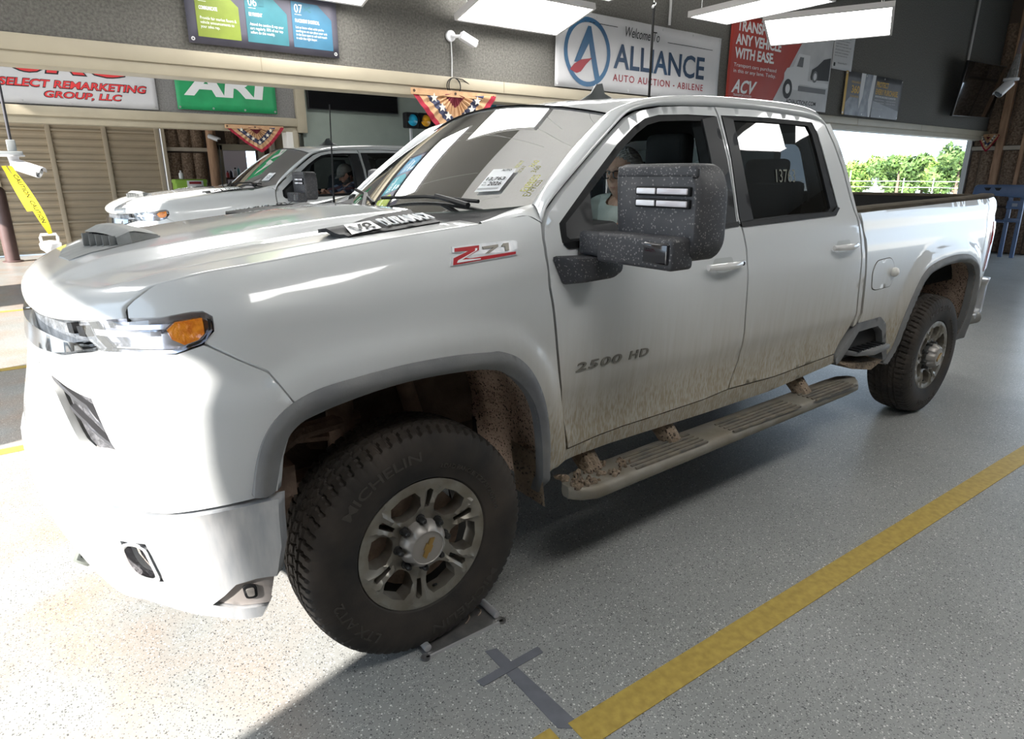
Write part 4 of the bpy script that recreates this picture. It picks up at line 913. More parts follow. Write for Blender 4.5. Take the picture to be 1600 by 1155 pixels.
# ---- side steps
for s in (-1, 1):
    sb_ = empty('running_board', (0,0,0)); sb_.parent = TR
    R = []
    for x in [.615,.63,.66,.72,.9,1.2,1.6,2.0,2.4,2.75,2.87,2.92,2.945,2.95]:
        e = min(1.0, math.sqrt(max(.02, min(x-.610, 2.955-x)/.10))); yo = interp(x, [(.6,1.095),(2.95,1.05)]); yi = interp(x, [(.6,.915),(2.95,.88)]); m_ = (yo+yi)/2; h = (yo-yi)/2*e; b = .418+.012*(1-e)
        R.append([(x, s*(m_+h*c), zz if zz > .44 else b+(zz-.418)) for c, zz in ((-1,.435),(-.96,.458),(-.8,.466),(.7,.466),(.93,.458),(1,.440),(1,.420),(.85,.408),(-.6,.408),(-1,.420),(-1,.435))])
    bd = MB().grid(R); bd.add(R[0][:-1], [tuple(range(10))]); bd.add(R[-1][:-1], [tuple(range(10))]); bd.obj('board_body', GALV, sb_, smooth=True, angle=50)
    for xa, xb in ((.95,1.42),(1.62,2.20),(2.36,2.80)):
        for k in range(5):
            yk = .955+k*.026; MB().box(xa, xb, min(s*yk, s*(yk+.012)), max(s*yk, s*(yk+.012)), .463, .472).obj('grip_rib', mat('grip_rubber', (.10,.095,.085), .7, col2=(.2,.17,.13), vscale=20), sb_)
    for xb in (.80,1.30,2.42):
        MB().tube([(xb,s*.80,.60),(xb,s*.90,.52),(xb+.01,s*.96,.45)], [.05,.05,.045], 8).obj('board_bracket', MUD, sb_, smooth=True)
    # mud lying on the board
    for k in range(60 if s < 0 else 0):
        xm = .64+random.random()**1.6*.33; ym = .93+random.random()*.13; r_ = .005+random.random()*.013
        q = MB().lathe([(.0,-.004),(r_*.9,-.003),(r_,.006),(r_*.7,.012),(0,.016)], 7, Matrix.Translation((xm, -ym, .463)) @ Matrix.Rotation(random.random()*3, 4, 'Z') @ Matrix.Diagonal((1.3, .9, .8+random.random(), 1)))
        q.obj('mud_clod', MUD, sb_, smooth=True)
# ---- towing mirrors
for s in (-1, 1):
    mr = empty('towing_mirror', (0,0,0)); mr.parent = TR
    def Y(a, s=s): return s*a
    def ybox(name, x0, x1, a, b, z0, z1, m, r=.01, par=mr): return rbox(name, x0, x1, min(s*a, s*b), max(s*a, s*b), z0, z1, m, par, r=r, seg=3)
    # housing: tall rounded shell, forward face towards the nose
    sh = roundpoly([(1.092,1.668),(1.415,1.668),(1.452,1.60),(1.455,1.42),(1.425,1.372),(1.115,1.372)], .045, 4)
    hb = MB(); n = len(sh); c0 = np.mean(np.array(sh), 0); rings = []
    for dx, k in ((-.018,.90),(-.010,.965),(.005,1.0),(.11,1.0),(.125,.97)):
        rings.append([(.735+dx, s*(c0[0]+(a-c0[0])*k), c0[1]+(z-c0[1])*k) for a, z in sh])
    hb.add([p for r in rings for p in r], [(i*n+k, i*n+(k+1) % n, (i+1)*n+(k+1) % n, (i+1)*n+k) for i in range(4) for k in range(n)]+[tuple(range(n)), tuple(4*n+k for k in range(n))])
    hs = hb.obj('mirror_housing', BLKD, mr, smooth=True, angle=35)
    mg = MB().prism([(a*1.0, z) for a, z in [(1.13,1.65),(1.42,1.65),(1.43,1.40),(1.14,1.39)]], .861, .864, lambda u, v, h: (h, s*u, v)).obj('mirror_glass', CHROME, hs)
    ybox('housing_cap', .714, .735, 1.11, 1.44, 1.625, 1.662, BLKD, .012, hs)
    for zz in (1.585, 1.548):
        ybox('lamp_bezel', .706, .730, 1.205, 1.425, zz-.014, zz+.014, BLK, .004, hs)
        ybox('marker_lamp', .701, .726, 1.213, 1.290, zz-.009, zz+.009, WHITEL, .003, hs); ybox('marker_lamp', .701, .726, 1.298, 1.417, zz-.009, zz+.009, mat('lamp_strip_dim', (.62,.59,.63), .2, coat=1.0), .003, hs)
    ybox('mirror_arm', .655, .745, .99, 1.20, 1.362, 1.447, BLKD, .016)
    ybox('mirror_arm', .64, .745, 1.10, 1.43, 1.350, 1.450, BLKD, .014)
    ybox('arm_lamp', .632, .66, 1.315, 1.418, 1.368, 1.435, mat('arm_lens_dark', (.012,.012,.016), .1, coat=1.0), .008)
    MB().prism([(.548,1.365),(.78,1.355),(.775,1.30),(.735,1.262),(.595,1.258)], .985, 1.09, lambda u, v, h: (u+(h-1.03)*.3, s*h, v+(.02 if h > 1.05 and v < 1.3 else 0))).obj('mirror_foot', BLKD, mr, bevel=.012)
for o_ in [c for c in bpy.data.objects if c.parent and c.name.startswith('mirror_') and c.parent.name == 'towing_mirror.001']: pass
mf = bpy.data.objects['towing_mirror.001']; piv = Matrix.Translation((.70,1.02,0)) @ Matrix.Rotation(math.radians(-72), 4, 'Z') @ Matrix.Translation((-.70,-1.02,0)); mf.matrix_local = piv
# ---- antenna fin and mast
fn_ = MB(); R = []
for x, h, wd in ((1.39,.006,.012),(1.44,.026,.030),(1.48,.046,.034),(1.515,.088,.020),(1.555,.094,.012),(1.575,.046,.024),(1.62,.030,.032),(1.67,.006,.026)):
    z0 = float(interp(x, RZ))-.010; R.append([(x, -.15-wd, z0), (x, -.15-wd*.7, z0+h*.45), (x, -.15-.004, z0+h), (x, -.15+.004, z0+h), (x, -.15+wd*.7, z0+h*.45), (x, -.15+wd, z0)])
fn_.grid(R).obj('shark_fin_antenna', mat('fin_grey', (.09,.10,.10), .4), TR, smooth=True)
MB().tube([(.475,.80,1.47),(.478,.80,1.56),(.493,.80,1.99)], [.008,.004,.003], 6).obj('mast_antenna', BLK, TR, smooth=True)
# ---- cabin
cabs = []
def part(mb, name, m, **kw): return mb.obj(name, m, TR, **kw)
MB().prism([(.60,1.36),(.66,1.44),(.98,1.46),(1.06,1.40),(1.06,1.20),(.98,1.0),(.60,1.0)], -.86, .86, lambda u, v, h: (u, h, v)).obj('dashboard', DASH, TR, bevel=.02)
MB().lathe([(.185,-.014),(.199,-.010),(.203,0),(.199,.010),(.185,.014),(.178,0)], 28, Matrix.Translation((1.10,-.46,1.30)) @ Matrix.Rotation(math.radians(65), 4, 'Y'), closed=True).tube([(1.10,-.46,1.30),(.98,-.46,1.25)], .03, 10).tube([(1.10,-.64,1.30),(1.10,-.28,1.30)], .014, 8).obj('steering_wheel', DASH, TR, smooth=True)
for (sx, sy) in ((1.50,-.44),(1.50,.44)):
    st = empty('seat', (0,0,0)); st.parent = TR
    MB().prism([(sx-.36,.98),(sx-.38,1.06),(sx-.30,1.10),(sx+.10,1.07),(sx+.12,.92),(sx-.30,.92)], sy-.25, sy+.25, lambda u, v, h: (u, h, v)).obj('seat_cushion', SEAT, st, bevel=.04, seg=3)
    MB().prism([(sx+.04,1.02),(sx+.14,1.30),(sx+.20,1.62),(sx+.25,1.66),(sx+.31,1.62),(sx+.27,1.30),(sx+.18,1.0)], sy-.25, sy+.25, lambda u, v, h: (u, h, v)).obj('seat_back', SEAT, st, bevel=.04, seg=3)
    rbox('headrest', sx+.21, sx+.31, sy-.13, sy+.13, 1.66, 1.83, SEAT, st, r=.035, seg=3)
MB().prism([(2.05,.98),(2.05,1.10),(2.45,1.08),(2.50,.95)], -.72, .72, lambda u, v, h: (u, h, v)).obj('rear_seat_cushion', SEAT, TR, bevel=.03)
MB().prism([(2.38,1.05),(2.52,1.60),(2.60,1.60),(2.56,1.0)], -.72, .72, lambda u, v, h: (u, h, v)).obj('rear_seat_back', SEAT, TR, bevel=.03)
for y in (-.5, .5): rbox('rear_headrest', 2.50, 2.58, y-.13, y+.13, 1.58, 1.72, SEAT, TR, r=.03, seg=3)
rbox('centre_mirror', 1.0, 1.03, -.13, .13, 1.77, 1.84, BLK, TR, r=.012)
for s in (-1, 1):
    MB().prism([(.66,.70),(.64,1.38),(1.60,1.40),(1.66,.70)], .86, .90, lambda u, v, h: (u, s*h, v)).obj('door_card', DASH, TR)
    MB().prism([(1.72,.70),(1.70,1.40),(2.48,1.41),(2.60,.80)], .86, .90, lambda u, v, h: (u, s*h, v)).obj('door_card', DASH, TR)
    MB().grid([[(1.52,s*.90,1.42),(1.74,s*.90,1.42)],[(1.52,s*.76,1.86),(1.72,s*.76,1.86)]]).obj('pillar_trim', LINER, TR)
    MB().grid([[(1.58,s*.86,1.42),(1.60,s*.78,1.70),(1.64,s*.74,1.84)],[(1.64,s*.85,1.42),(1.65,s*.77,1.70),(1.68,s*.73,1.84)]]).obj('seat_belt', mat('belt_grey', (.12,.12,.12), .8), TR)
# ---- wheels
def build_tyre():
    half = [(.236,.108),(.250,.124),(.285,.1345),(.33,.138),(.365,.134),(.392,.124),(.405,.1165)]
    tread = []
    for k in range(43):
        h = .110-k*.220/42; tread.append((.4205-.012*(abs(h)/.11)**3, h))
    prof = [(r, h) for r, h in half]+tread+[(r, -h) for r, h in half[::-1]]
    NA = 420; V = []; nL = 70
    for a in range(NA):
        th = 2*PI*a/NA
        for (r, h) in prof:
            rr = r; ah = abs(h)
            if r > .40 and ah <= .1101:
                g = min(abs(ah-.022), abs(ah-.062)); dep = 0
                if g < .0055: dep = .011
                ph = (a*nL/NA+(.25*math.sin(h*160) if ah < .062 else 6*(ah-.062)*np.sign(h))+(.5 if h > 0 else 0)) % 1.0
                if ah > .066 and ph < .26: dep = max(dep, .010)
                elif .027 < ah < .058 and ph < .17: dep = max(dep, .008)
                elif ah < .018 and ph < .17: dep = max(dep, .007)
                rr = r-dep
            elif .388 < r <= .406 and h < 0 or .388 < r <= .406:
                ph = (a*nL/NA+6*(ah-.062)*np.sign(h)+(.5 if h > 0 else 0)) % 1.0
                if ph < .26: rr = r-.006
            V.append((rr*math.cos(th), h, rr*math.sin(th)))
    n = len(prof); Fc = []
    for a in range(NA):
        b = (a+1) % NA
        for k in range(n-1): Fc.append((a*n+k, a*n+k+1, b*n+k+1, b*n+k))
    me = bpy.data.meshes.new('tyre'); me.from_pydata(V, [], Fc); me.update(); me.materials.append(RUB)
    sm = [True]*len(me.polygons)
    me.polygons.foreach_set('use_smooth', sm); me.set_sharp_from_angle(angle=math.radians(32)); return me
def rim_depth(u, v):
    r = np.hypot(u, v); th = np.degrees(np.arctan2(v, u))
    d = np.interp(r, [0,.075,.10,.14,.19,.215,.226,.232,.242], [-.092,-.092,-.092,-.104,-.114,-.118,-.118,-.124,-.120])
    ph = (th+9+30) % 60-30
    ridge = np.exp(-((np.abs(ph)-(23.5-40*np.abs(r-.17)))/2.6)**2)*sstep(.10,.125,r)*(1-sstep(.222,.230,r))
    return d-.012*ridge
def polar(r, deg): return (r*math.cos(math.radians(deg)), r*math.sin(math.radians(deg)))
def build_rim():
    outer = [polar(.242, k*5) for k in range(72)]; holes = []
    for k in range(6):
        c = -9+60*k; holes.append([polar(r, c+a) for r, a in ((.112,-7),(.118,-13),(.145,-20),(.180,-19),(.206,-13.5),(.209,0),(.206,13.5),(.180,19),(.145,20),(.118,13),(.112,7))])
        c += 30; holes.append([polar(r, c+a) for r, a in ((.135,-3.2),(.200,-3.4),(.207,0),(.200,3.4),(.135,3.2))])
    v, f = panel_data(outer, lambda u, w: (u, rim_depth(u, w), w), holes=holes, step=.013, lip=.06, lipdir=(0,1,0))
    me = bpy.data.meshes.new('rim'); me.from_pydata([tuple(map(float, p)) for p in v], [], f); me.update(); me.materials.append(RIM)
    bm = bmesh.new(); bm.from_mesh(me); bmesh.ops.recalc_face_normals(bm, faces=bm.faces); bm.to_mesh(me); bm.free()
    me.polygons.foreach_set('use_smooth', [True]*len(me.polygons)); me.set_sharp_from_angle(angle=math.radians(35)); return me
MT, MR = build_tyre(), build_rim()
ROTX = Matrix.Rotation(PI/2, 4, 'X')       # local z -> -y
def arc_text(body, r, phi, h, w, name, m, par, y0=-.1385):
    v, f = text_data(body, w=w, h=h, bold=.01, ext=.0025); a = math.radians(phi)+w/2/r-v[:,0]/r; R = r+v[:,1]
    P = np.stack([R*np.cos(a), np.interp(R, [.285,.33,.365,.392], [-.1345,-.138,-.134,-.124])-v[:,2], R*np.sin(a)], -1); return mesh_obj(name, P, f, m, par)
def make_wheel(loc, flip):
    wh = empty('wheel', loc); wh.parent = TR; wh.rotation_euler = (0, 0, PI if flip else 0)
    ty = link(bpy.data.objects.new('tyre', MT), wh); ri = link(bpy.data.objects.new('rim', MR), wh)
    return wh, ty, ri
w0, t0, r0 = make_wheel((0,-.862,.421), False)
for body, phi, w in (('MICHELIN', 118, .30), ('LTX A/T2', 215, .22), ('MICHELIN', 298, .30)):
    arc_text(body, .322, phi, .034, w, 'tyre_lettering', RUBL, t0)
for body, phi, w in (('LT275/70R18', 30, .20), ('LOAD RANGE E', 62, .15)): arc_text(body, .285, phi, .016, w, 'tyre_lettering', RUBL, t0)
MB().lathe([(.226,.05),(.226,-.10),(.215,-.10),(.215,.05)], 40, Matrix.Rotation(-PI/2, 4, 'X'), closed=True).obj('rim_barrel', DARK, w0, smooth=True)
MB().lathe([(.0,.0),(.18,.0),(.18,.02),(.0,.02)], 30, Matrix.Translation((0,-.03,0)) @ ROTX).obj('brake_disc', RUST, w0, smooth=True, angle=40)
cm = MB(); R = []
for r, y in ((.086,-.092),(.085,-.110),(.074,-.132),(.064,-.141),(.060,-.143),(.058,-.140),(.0,-.141)):
    R.append([((r-(.010*max(0, math.cos(8*t+PI*.0)) if .06 < r < .090 and y > -.134 else 0))*math.cos(t), y, (r-(.010*max(0, math.cos(8*t)) if .06 < r < .090 and y > -.134 else 0))*math.sin(t)) for t in np.linspace(0, 2*PI, 65)])
cap = cm.grid(R).obj('centre_cap', CAPM, w0, smooth=True, angle=45)
bt = [(-.038,-.008),(-.015,-.008),(-.012,-.014),(.012,-.014),(.015,-.008),(.040,-.008),(.034,.008),(.013,.008),(.016,.014),(-.010,.014),(-.013,.008),(-.032,.008)]
ca, sa = math.cos(math.radians(62)), math.sin(math.radians(62))
MB().prism([(x*ca-z*sa, x*sa+z*ca) for x, z in bt], -.146, -.140, lambda u, v, h: (u, h, v)).obj('cap_emblem', GOLD, cap)
for k in range(8):
    a = 2*PI*k/8; x, z = .091*math.cos(a), .091*math.sin(a)
    MB().lathe([(.0,.0),(.016,0),(.016,.010),(.011,.012),(.011,.034),(.007,.040),(0,.041)], 10, Matrix.Translation((x,-.088,z)) @ ROTX).obj('lug_nut', mat('lug_dark', (.05,.05,.05), .35, metal=.6), w0, smooth=True, angle=40)
MB().tube([(.205*math.cos(-1.35),-.085,.205*math.sin(-1.35)),(.18*math.cos(-1.35),-.115,.18*math.sin(-1.35))], .005, 6).obj('valve_stem', BLK, w0)
def kids(o): return [c for c in bpy.data.objects if c.parent == o]
def copy_tree(o, parent=None, skip=()):
    c = o.copy(); COL.objects.link(c); c.parent = parent
    for ch in KID.get(o.name, []):
        if ch not in skip: copy_tree(bpy.data.objects[ch], c, skip)
    return c
def index_children():
    d = {}
    for o in bpy.data.objects:
        if o.parent: d.setdefault(o.parent.name, []).append(o.name)
    return d
KID = index_children()
for loc, rz in (((4.036,-.862,.421),0),((0,.862,.421),PI),((4.036,.862,.421),PI)):
    c = copy_tree(w0, TR); c.location = loc; c.rotation_euler = (0, math.radians(23) if rz == 0 else .3, rz)
    if rz == 0:
        for ch in kids(c):
            if ch.name.startswith('centre_cap'): ch.location = (0, -.028, 0); ch.scale = (1,1,1)

# ================================================================== the second pickup, one lane over
KID = index_children()
T2 = copy_tree(TR)
T2.location = (.79, 5.62, 0); T2.rotation_euler = (0, 0, .045)
tag(T2, 'white pickup truck standing behind the foreground truck, man in a cap at its wheel', 'truck')
for ch in kids(T2):
    if ch.name.startswith('towing_mirror') and abs(ch.matrix_local[0][1]) < .1: ch.location = (0, .14, 0)
    if ch.name.startswith('seat') and not ch.name.startswith('seat_belt'): ch.location = (.17, 0, 0)
for o in [c for c in bpy.data.objects if c.name.startswith(('marker_writing','inspection_sticker','mud_clod','badge_outline','badge_letter'))]:
    p = o
    while p.parent: p = p.parent
    if p == T2: bpy.data.objects.remove(o)
# ================================================================== people
def seg_dist(P, a, b):
    a = np.array(a); b = np.array(b); d = b-a; t = np.clip(((P-a)@d)/(d@d+1e-12), 0, 1); return np.linalg.norm(P-a-t[:,None]*d, axis=1), t
def head_surface(F, Lt, U):
    """unit directions -> points of a head facing +F (metres, origin at head centre)"""
    f = F*.096; l = Lt*.075; u = U*.118
    low = np.clip(-U, 0, 1)
    l = l*(1-.30*low**1.6); f = np.where(F > 0, f*(1-.10*low**2), f*(1-.35*low**1.5))
    g = lambda a, s: np.exp(-(a/s)**2)
    fr = sstep(.0, .5, F)
    f = f+.034*g(Lt, .13)*np.interp(U, [-.36,-.27,-.20,.0,.16,.26], [0,.35,1.0,.62,.25,0])*fr
    f = f+.010*g(U-.22, .09)*(1-.5*g(Lt, .10))*fr
    f = f-.017*(g(Lt-.36, .17)+g(Lt+.36, .17))*g(U-.07, .11)*fr
    f = f+.013*g(Lt, .28)*g(U+.47, .09)*fr-.011*g(Lt, .30)*g(U+.475, .022)*fr
    f = f+.012*g(Lt, .30)*g(U+.80, .15)*fr+.004*(g(Lt-.5, .2)+g(Lt+.5, .2))*g(U+.18, .15)*fr
    return f, l, u
def head_grid(nu, nv):
    V = []; 
    for j in range(nv+1):
        ph = PI*j/nv-PI/2
        for i in range(nu):
            th = 2*PI*i/nu; V.append((math.cos(ph)*math.cos(th), math.cos(ph)*math.sin(th), math.sin(ph)))
    Fc = [(j*nu+i, j*nu+(i+1) % nu, (j+1)*nu+(i+1) % nu, (j+1)*nu+i) for j in range(nv) for i in range(nu)]
    return np.array(V), Fc
def skin_mesh(nodes, edges):
    """solid limbs: ellipsoids strung closely along every bone, later fused into one skin"""
    D, F8 = head_grid(12, 8); V = []; Fc = []
    def rad(r): return np.array([r[1], r[0], .5*(r[0]+r[1])]) if isinstance(r, tuple) else np.array([r, r, r])
    for a, b in edges:
        pa, pb = np.array(nodes[a][0], float), np.array(nodes[b][0], float); ra, rb = rad(nodes[a][1]), rad(nodes[b][1])
        n = max(2, int(np.ceil(np.linalg.norm(pb-pa)/(.35*min(ra.min(), rb.min())))))
        for k in range(n+1):
            t = k/n; q = len(V); V += [tuple(p) for p in (pa*(1-t)+pb*t)+D*(ra*(1-t)+rb*t)]; Fc += [tuple(i+q for i in f) for f in F8]
    return np.array(V), Fc
def make_person(label, loc, rz, skin, shirt, trousers, hd, hyaw, hpitch, wheel_hands=True, lean=0.0):
    """a driver seated facing -x; origin on the seat cushion"""
    N = {'pelvis': ((0,0,.10), (.155,.12)), 'spine': ((.0,0,.25), (.145,.115)), 'chest': ((-.01+lean*.3,0,.38), (.165,.12)), 'neckb': ((-.02+lean*.5,0,.475), .062), 'neck': ((-.035+lean*.7,0,.515), .052)}
    E_ = [('pelvis','spine'),('spine','chest'),('chest','neckb'),('neckb','neck')]
    for s, q in ((-1,'l'),(1,'r')):
        N['sh'+q] = ((-.02+lean*.4, s*.155, .435), .068); N['ua'+q] = ((-.14, s*.20, .405), .058); N['el'+q] = ((-.275, s*.215, .360), .046); N['fa'+q] = ((-.33, s*.19, .355), .036)
        N['wr'+q] = ((-.375, s*.155, .345), .027); N['pm'+q] = ((-.405, s*.145, .375), (.036,.018)); N['kn'+q] = ((-.425, s*.14, .40), (.038,.016))
        E_ += [('chest','sh'+q),('sh'+q,'ua'+q),('ua'+q,'el'+q),('el'+q,'fa'+q),('fa'+q,'wr'+q),('wr'+q,'pm'+q),('pm'+q,'kn'+q)]
        for k in range(4):
            yy = s*(.165-.017*k); L = (1.0,1.1,1.03,.85)[k]; b = 'f%d%s' % (k, q)
            N[b+'a'] = ((-.437, yy, .412), .0095); N[b+'b'] = ((-.452-.006*L, yy, .430+.012*L-.012), .009); N[b+'c'] = ((-.470, yy, .428), .0085); N[b+'d'] = ((-.478, yy, .405+.006*(1-L)), .008)
            E_ += [('kn'+q, b+'a'), (b+'a', b+'b'), (b+'b', b+'c'), (b+'c', b+'d')]
        N['t1'+q] = ((-.405, s*.118, .388), .011); N['t2'+q] = ((-.425, s*.105, .405), .010); N['t3'+q] = ((-.448, s*.108, .412), .009); E_ += [('pm'+q,'t1'+q),('t1'+q,'t2'+q),('t2'+q,'t3'+q)]
        N['hp'+q] = ((-.03, s*.095, .085), .095); N['th'+q] = ((-.24, s*.12, .105), .080); N['ke'+q] = ((-.44, s*.135, .085), .060); N['sn'+q] = ((-.53, s*.135, -.12), .050); N['an'+q] = ((-.60, s*.13, -.30), .040); N['to'+q] = ((-.72, s*.13, -.34), .038)
        E_ += [('pelvis','hp'+q),('hp'+q,'th'+q),('th'+q,'ke'+q),('ke'+q,'sn'+q),('sn'+q,'an'+q),('an'+q,'to'+q)]
    v, f = skin_mesh(N, E_)
    hc = np.array([-.055+lean*.8, 0, .600]); Mh = Matrix.Translation(hc) @ Matrix.Rotation(hyaw, 4, 'Z') @ Matrix.Rotation(hpitch, 4, 'Y')
    D, hf = head_grid(72, 54); a, b, c = head_surface(D[:,0], D[:,1], D[:,2])
    hv = np.array([Mh @ Vector((-x, -y, z)) for x, y, z in zip(a, b, c)])
    V = np.vstack([v, hv]); n = len(v); Fa = f+[tuple(i+n for i in q) for q in hf]
    for s in (-1, 1):      # ears
        e = MB().lathe([(0,-.008),(.012,-.008),(.018,0),(.016,.006),(0,.004)], 12, Mh @ Matrix.Translation((.012, s*.073, .0)) @ Matrix.Rotation(s*-PI/2+.25*s, 4, 'X') @ Matrix.Diagonal((.85,1.55,1,1)))
        m = len(V); V = np.vstack([V, np.array(e.v)]); Fa += [tuple(i+m for i in q) for q in e.f]
    me = bpy.data.meshes.new('person'); me.from_pydata([tuple(p) for p in V], [], Fa); me.update()
    o = bpy.data.objects.new('tmp', me); COL.objects.link(o); r = o.modifiers.new('remesh', 'REMESH'); r.mode = 'VOXEL'; r.voxel_size = .0042; r.use_smooth_shade = True
    sm = o.modifiers.new('smooth', 'SMOOTH'); sm.factor = .5; sm.iterations = 3
    dg = bpy.context.evaluated_depsgraph_get(); out = bpy.data.meshes.new_from_object(o.evaluated_get(dg)); bpy.data.objects.remove(o); bpy.data.meshes.remove(me)
    bmx = bmesh.new(); bmx.from_mesh(out); bmx.verts.ensure_lookup_table(); seen = set(); big = []      # keep the outer skin only
    for v0 in bmx.verts:
        if v0.index in seen: continue
        st_ = [v0]; comp = []; seen.add(v0.index)
        while st_:
            q_ = st_.pop(); comp.append(q_)
            for e_ in q_.link_edges:
                w_ = e_.other_vert(q_)
                if w_.index not in seen: seen.add(w_.index); st_.append(w_)
        if len(comp) > len(big): big = comp
    bs_ = set(big); bmesh.ops.delete(bmx, geom=[v_ for v_ in bmx.verts if v_ not in bs_], context='VERTS'); bmx.to_mesh(out); bmx.free()
    out.name = 'person'; out.materials.clear(); out.materials.append(skin); out.polygons.foreach_set('use_smooth', [True]*len(out.polygons))
    body = link(bpy.data.objects.new('person', out)); tag(body, label, 'person'); body.location = loc; body.rotation_euler = (0, 0, rz)
    # clothing: the part of the skin that each bone covers, lifted off
    P = np.array([p.co[:] for p in out.vertices]); NR = np.array([p.normal[:] for p in out.vertices])
    best = np.full(len(P), 9.); lab = np.zeros(len(P), int)
    def bone(a, b, k, t0=0.0, t1=1.0):
        d, t = seg_dist(P, N[a][0], N[b][0]); d = d/max(.03, .5*((N[a][1] if not isinstance(N[a][1], tuple) else N[a][1][0])+(N[b][1] if not isinstance(N[b][1], tuple) else N[b][1][0])))
        up = d < best; best[up] = d[up]; lab[up] = np.where((t[up] >= t0) & (t[up] <= t1), k, 0)
    for a, b in (('pelvis','spine'),('spine','chest')): bone(a, b, 1)
    bone('chest','neckb', 1, 0, .95); bone('neckb','neck', 0)
    for q in 'lr':
        bone('chest','sh'+q, 1); bone('sh'+q,'ua'+q, 1); bone('ua'+q,'el'+q, 1, 0, .75); bone('el'+q,'fa'+q, 0); bone('fa'+q,'wr'+q, 0); bone('wr'+q,'kn'+q, 0)
        bone('pelvis','hp'+q, 2); bone('hp'+q,'th'+q, 2); bone('th'+q,'ke'+q, 2); bone('ke'+q,'sn'+q, 2); bone('sn'+q,'an'+q, 2); bone('an'+q,'to'+q, 3)
    hd_, _ = seg_dist(P, hc+np.array([0,0,-.03]), hc+np.array([0,0,.03])); lab[hd_ < .088] = 0
    for k, nm, m, off in ((1,'shirt',shirt,.009),(2,'trousers',trousers,.007),(3,'shoes',BLK,.006)):
        fs = [tuple(p.vertices) for p in out.polygons if all(lab[i] == k for i in p.vertices)]
        if not fs: continue
        used = sorted({i for q in fs for i in q}); mp = {i: j for j, i in enumerate(used)}; wr = .004*np.sin(P[used][:,0]*60+P[used][:,2]*38+P[used][:,1]*25) if k == 1 else 0
        vv = P[used]+NR[used]*(off+np.asarray(wr)).reshape(-1,1) if k == 1 else P[used]+NR[used]*off
        mesh_obj(nm, vv, [tuple(mp[i] for i in q) for q in fs], m, body, True)
    for s in (-1, 1):
        e = Mh @ Matrix.Translation((-.0735, s*.029, .008))
        ey = MB().lathe([(.012*math.sin(PI*k/8), -.012*math.cos(PI*k/8)) for k in range(9)], 14, e @ Matrix.Rotation(-PI/2, 4, 'Y')).obj('eye', mat('eye_white', (.62,.60,.56), .25), body, smooth=True)
        MB().lathe([(0,.0095),(.0055,.0112),(.0035,.0122),(0,.0126)], 12, e @ Matrix.Rotation(-PI/2, 4, 'Y')).obj('iris', mat('iris_brown', (.05,.035,.025), .2), ey, smooth=True)
    def shell(name, m, keep, off, wav=0.0, wf=40):
        Dg, Fg = head_grid(96, 72); x, y, z = head_surface(Dg[:,0], Dg[:,1], Dg[:,2]); Q = np.stack([x, y, z], -1); k = keep(Dg)
        w_ = off+wav*np.sin(Dg[:,2]*wf+Dg[:,1]*11)*np.cos(Dg[:,1]*wf*.6)
        Q = Q+Dg*np.clip(w_, .002, None)[:,None]; fs = [q for q in Fg if all(k[i] for i in q)]
        us = sorted({i for q in fs for i in q}); mp = {i: j for j, i in enumerate(us)}
        return mesh_obj(name, [Mh @ Vector((-Q[i][0], -Q[i][1], Q[i][2])) for i in us], [tuple(mp[i] for i in q) for q in fs], m, body, True)
    shell('lips', mat('lip_pink', (.36,.15,.13), .5), lambda D: (np.abs(D[:,2]+.475) < .055*(1-(np.abs(D[:,1])/.27)**2)) & (D[:,0] > .5) & (np.abs(D[:,1]) < .27), .0022)
    for s in (-1, 1): shell('eyebrow', mat('brow_grey' if hd == 'woman' else 'brow_dark', (.20,.17,.15) if hd == 'woman' else (.04,.03,.025), .8), lambda D, s=s: (np.abs(D[:,2]-.235+.05*np.abs(D[:,1]*s-.36)) < .028) & (D[:,1]*s > .14) & (D[:,1]*s < .56) & (D[:,0] > .4), .003)
    if hd == 'woman':
        HAIR = mat('grey_hair', (.13,.125,.12), .6, col2=(.55,.53,.51), vscale=2.2, stretch=(6,60,60), bump=.5, bscale=3)
        shell('hair', HAIR, lambda D: (D[:,2] > np.interp(D[:,0], [-1,-.2,.25,.6,.8,1], [-.45,-.30,.02,.42,.55,.60])+.035*np.sin(D[:,1]*37)), .014, .002, 60)
        MB().lathe([(0,-.05),(.022,-.046),(.034,-.02),(.034,.012),(.02,.036),(0,.042)], 14, Mh @ Matrix.Translation((.112,0,.028)) @ Matrix.Rotation(.9, 4, 'Y')).obj('hair_bun', HAIR, body, smooth=True)
        gm = mat('glasses_black', (.012,.012,.014), .25); g = MB()
        for s in (-1, 1):
            ring_ = [Mh @ Vector((-.104+.010*abs(yy/.055)**2, yy, zz)) for yy, zz in roundpoly([(s*.008,.014),(s*.054,.016),(s*.052,-.018),(s*.012,-.018)], .012, 3)]
            g.tube(ring_+[ring_[0]], .0026, 6, cap=False); g.tube([Mh @ Vector((-.094, s*.054, .012)), Mh @ Vector((-.03, s*.080, .014)), Mh @ Vector((.015, s*.080, .012))], .0022, 6)
        g.tube([Mh @ Vector((-.104,-.009,.008)), Mh @ Vector((-.107,0,.010)), Mh @ Vector((-.104,.009,.008))], .0022, 6); g.obj('glasses', gm, body, smooth=True)
    else:
        shell('hair', mat('dark_hair', (.03,.022,.018), .7, bump=.6, bscale=200), lambda D: (D[:,2] > np.interp(D[:,0], [-1,-.3,.2,.3], [-.45,-.35,.0,.9])) & (D[:,2] < .4), .008, .002, 60)
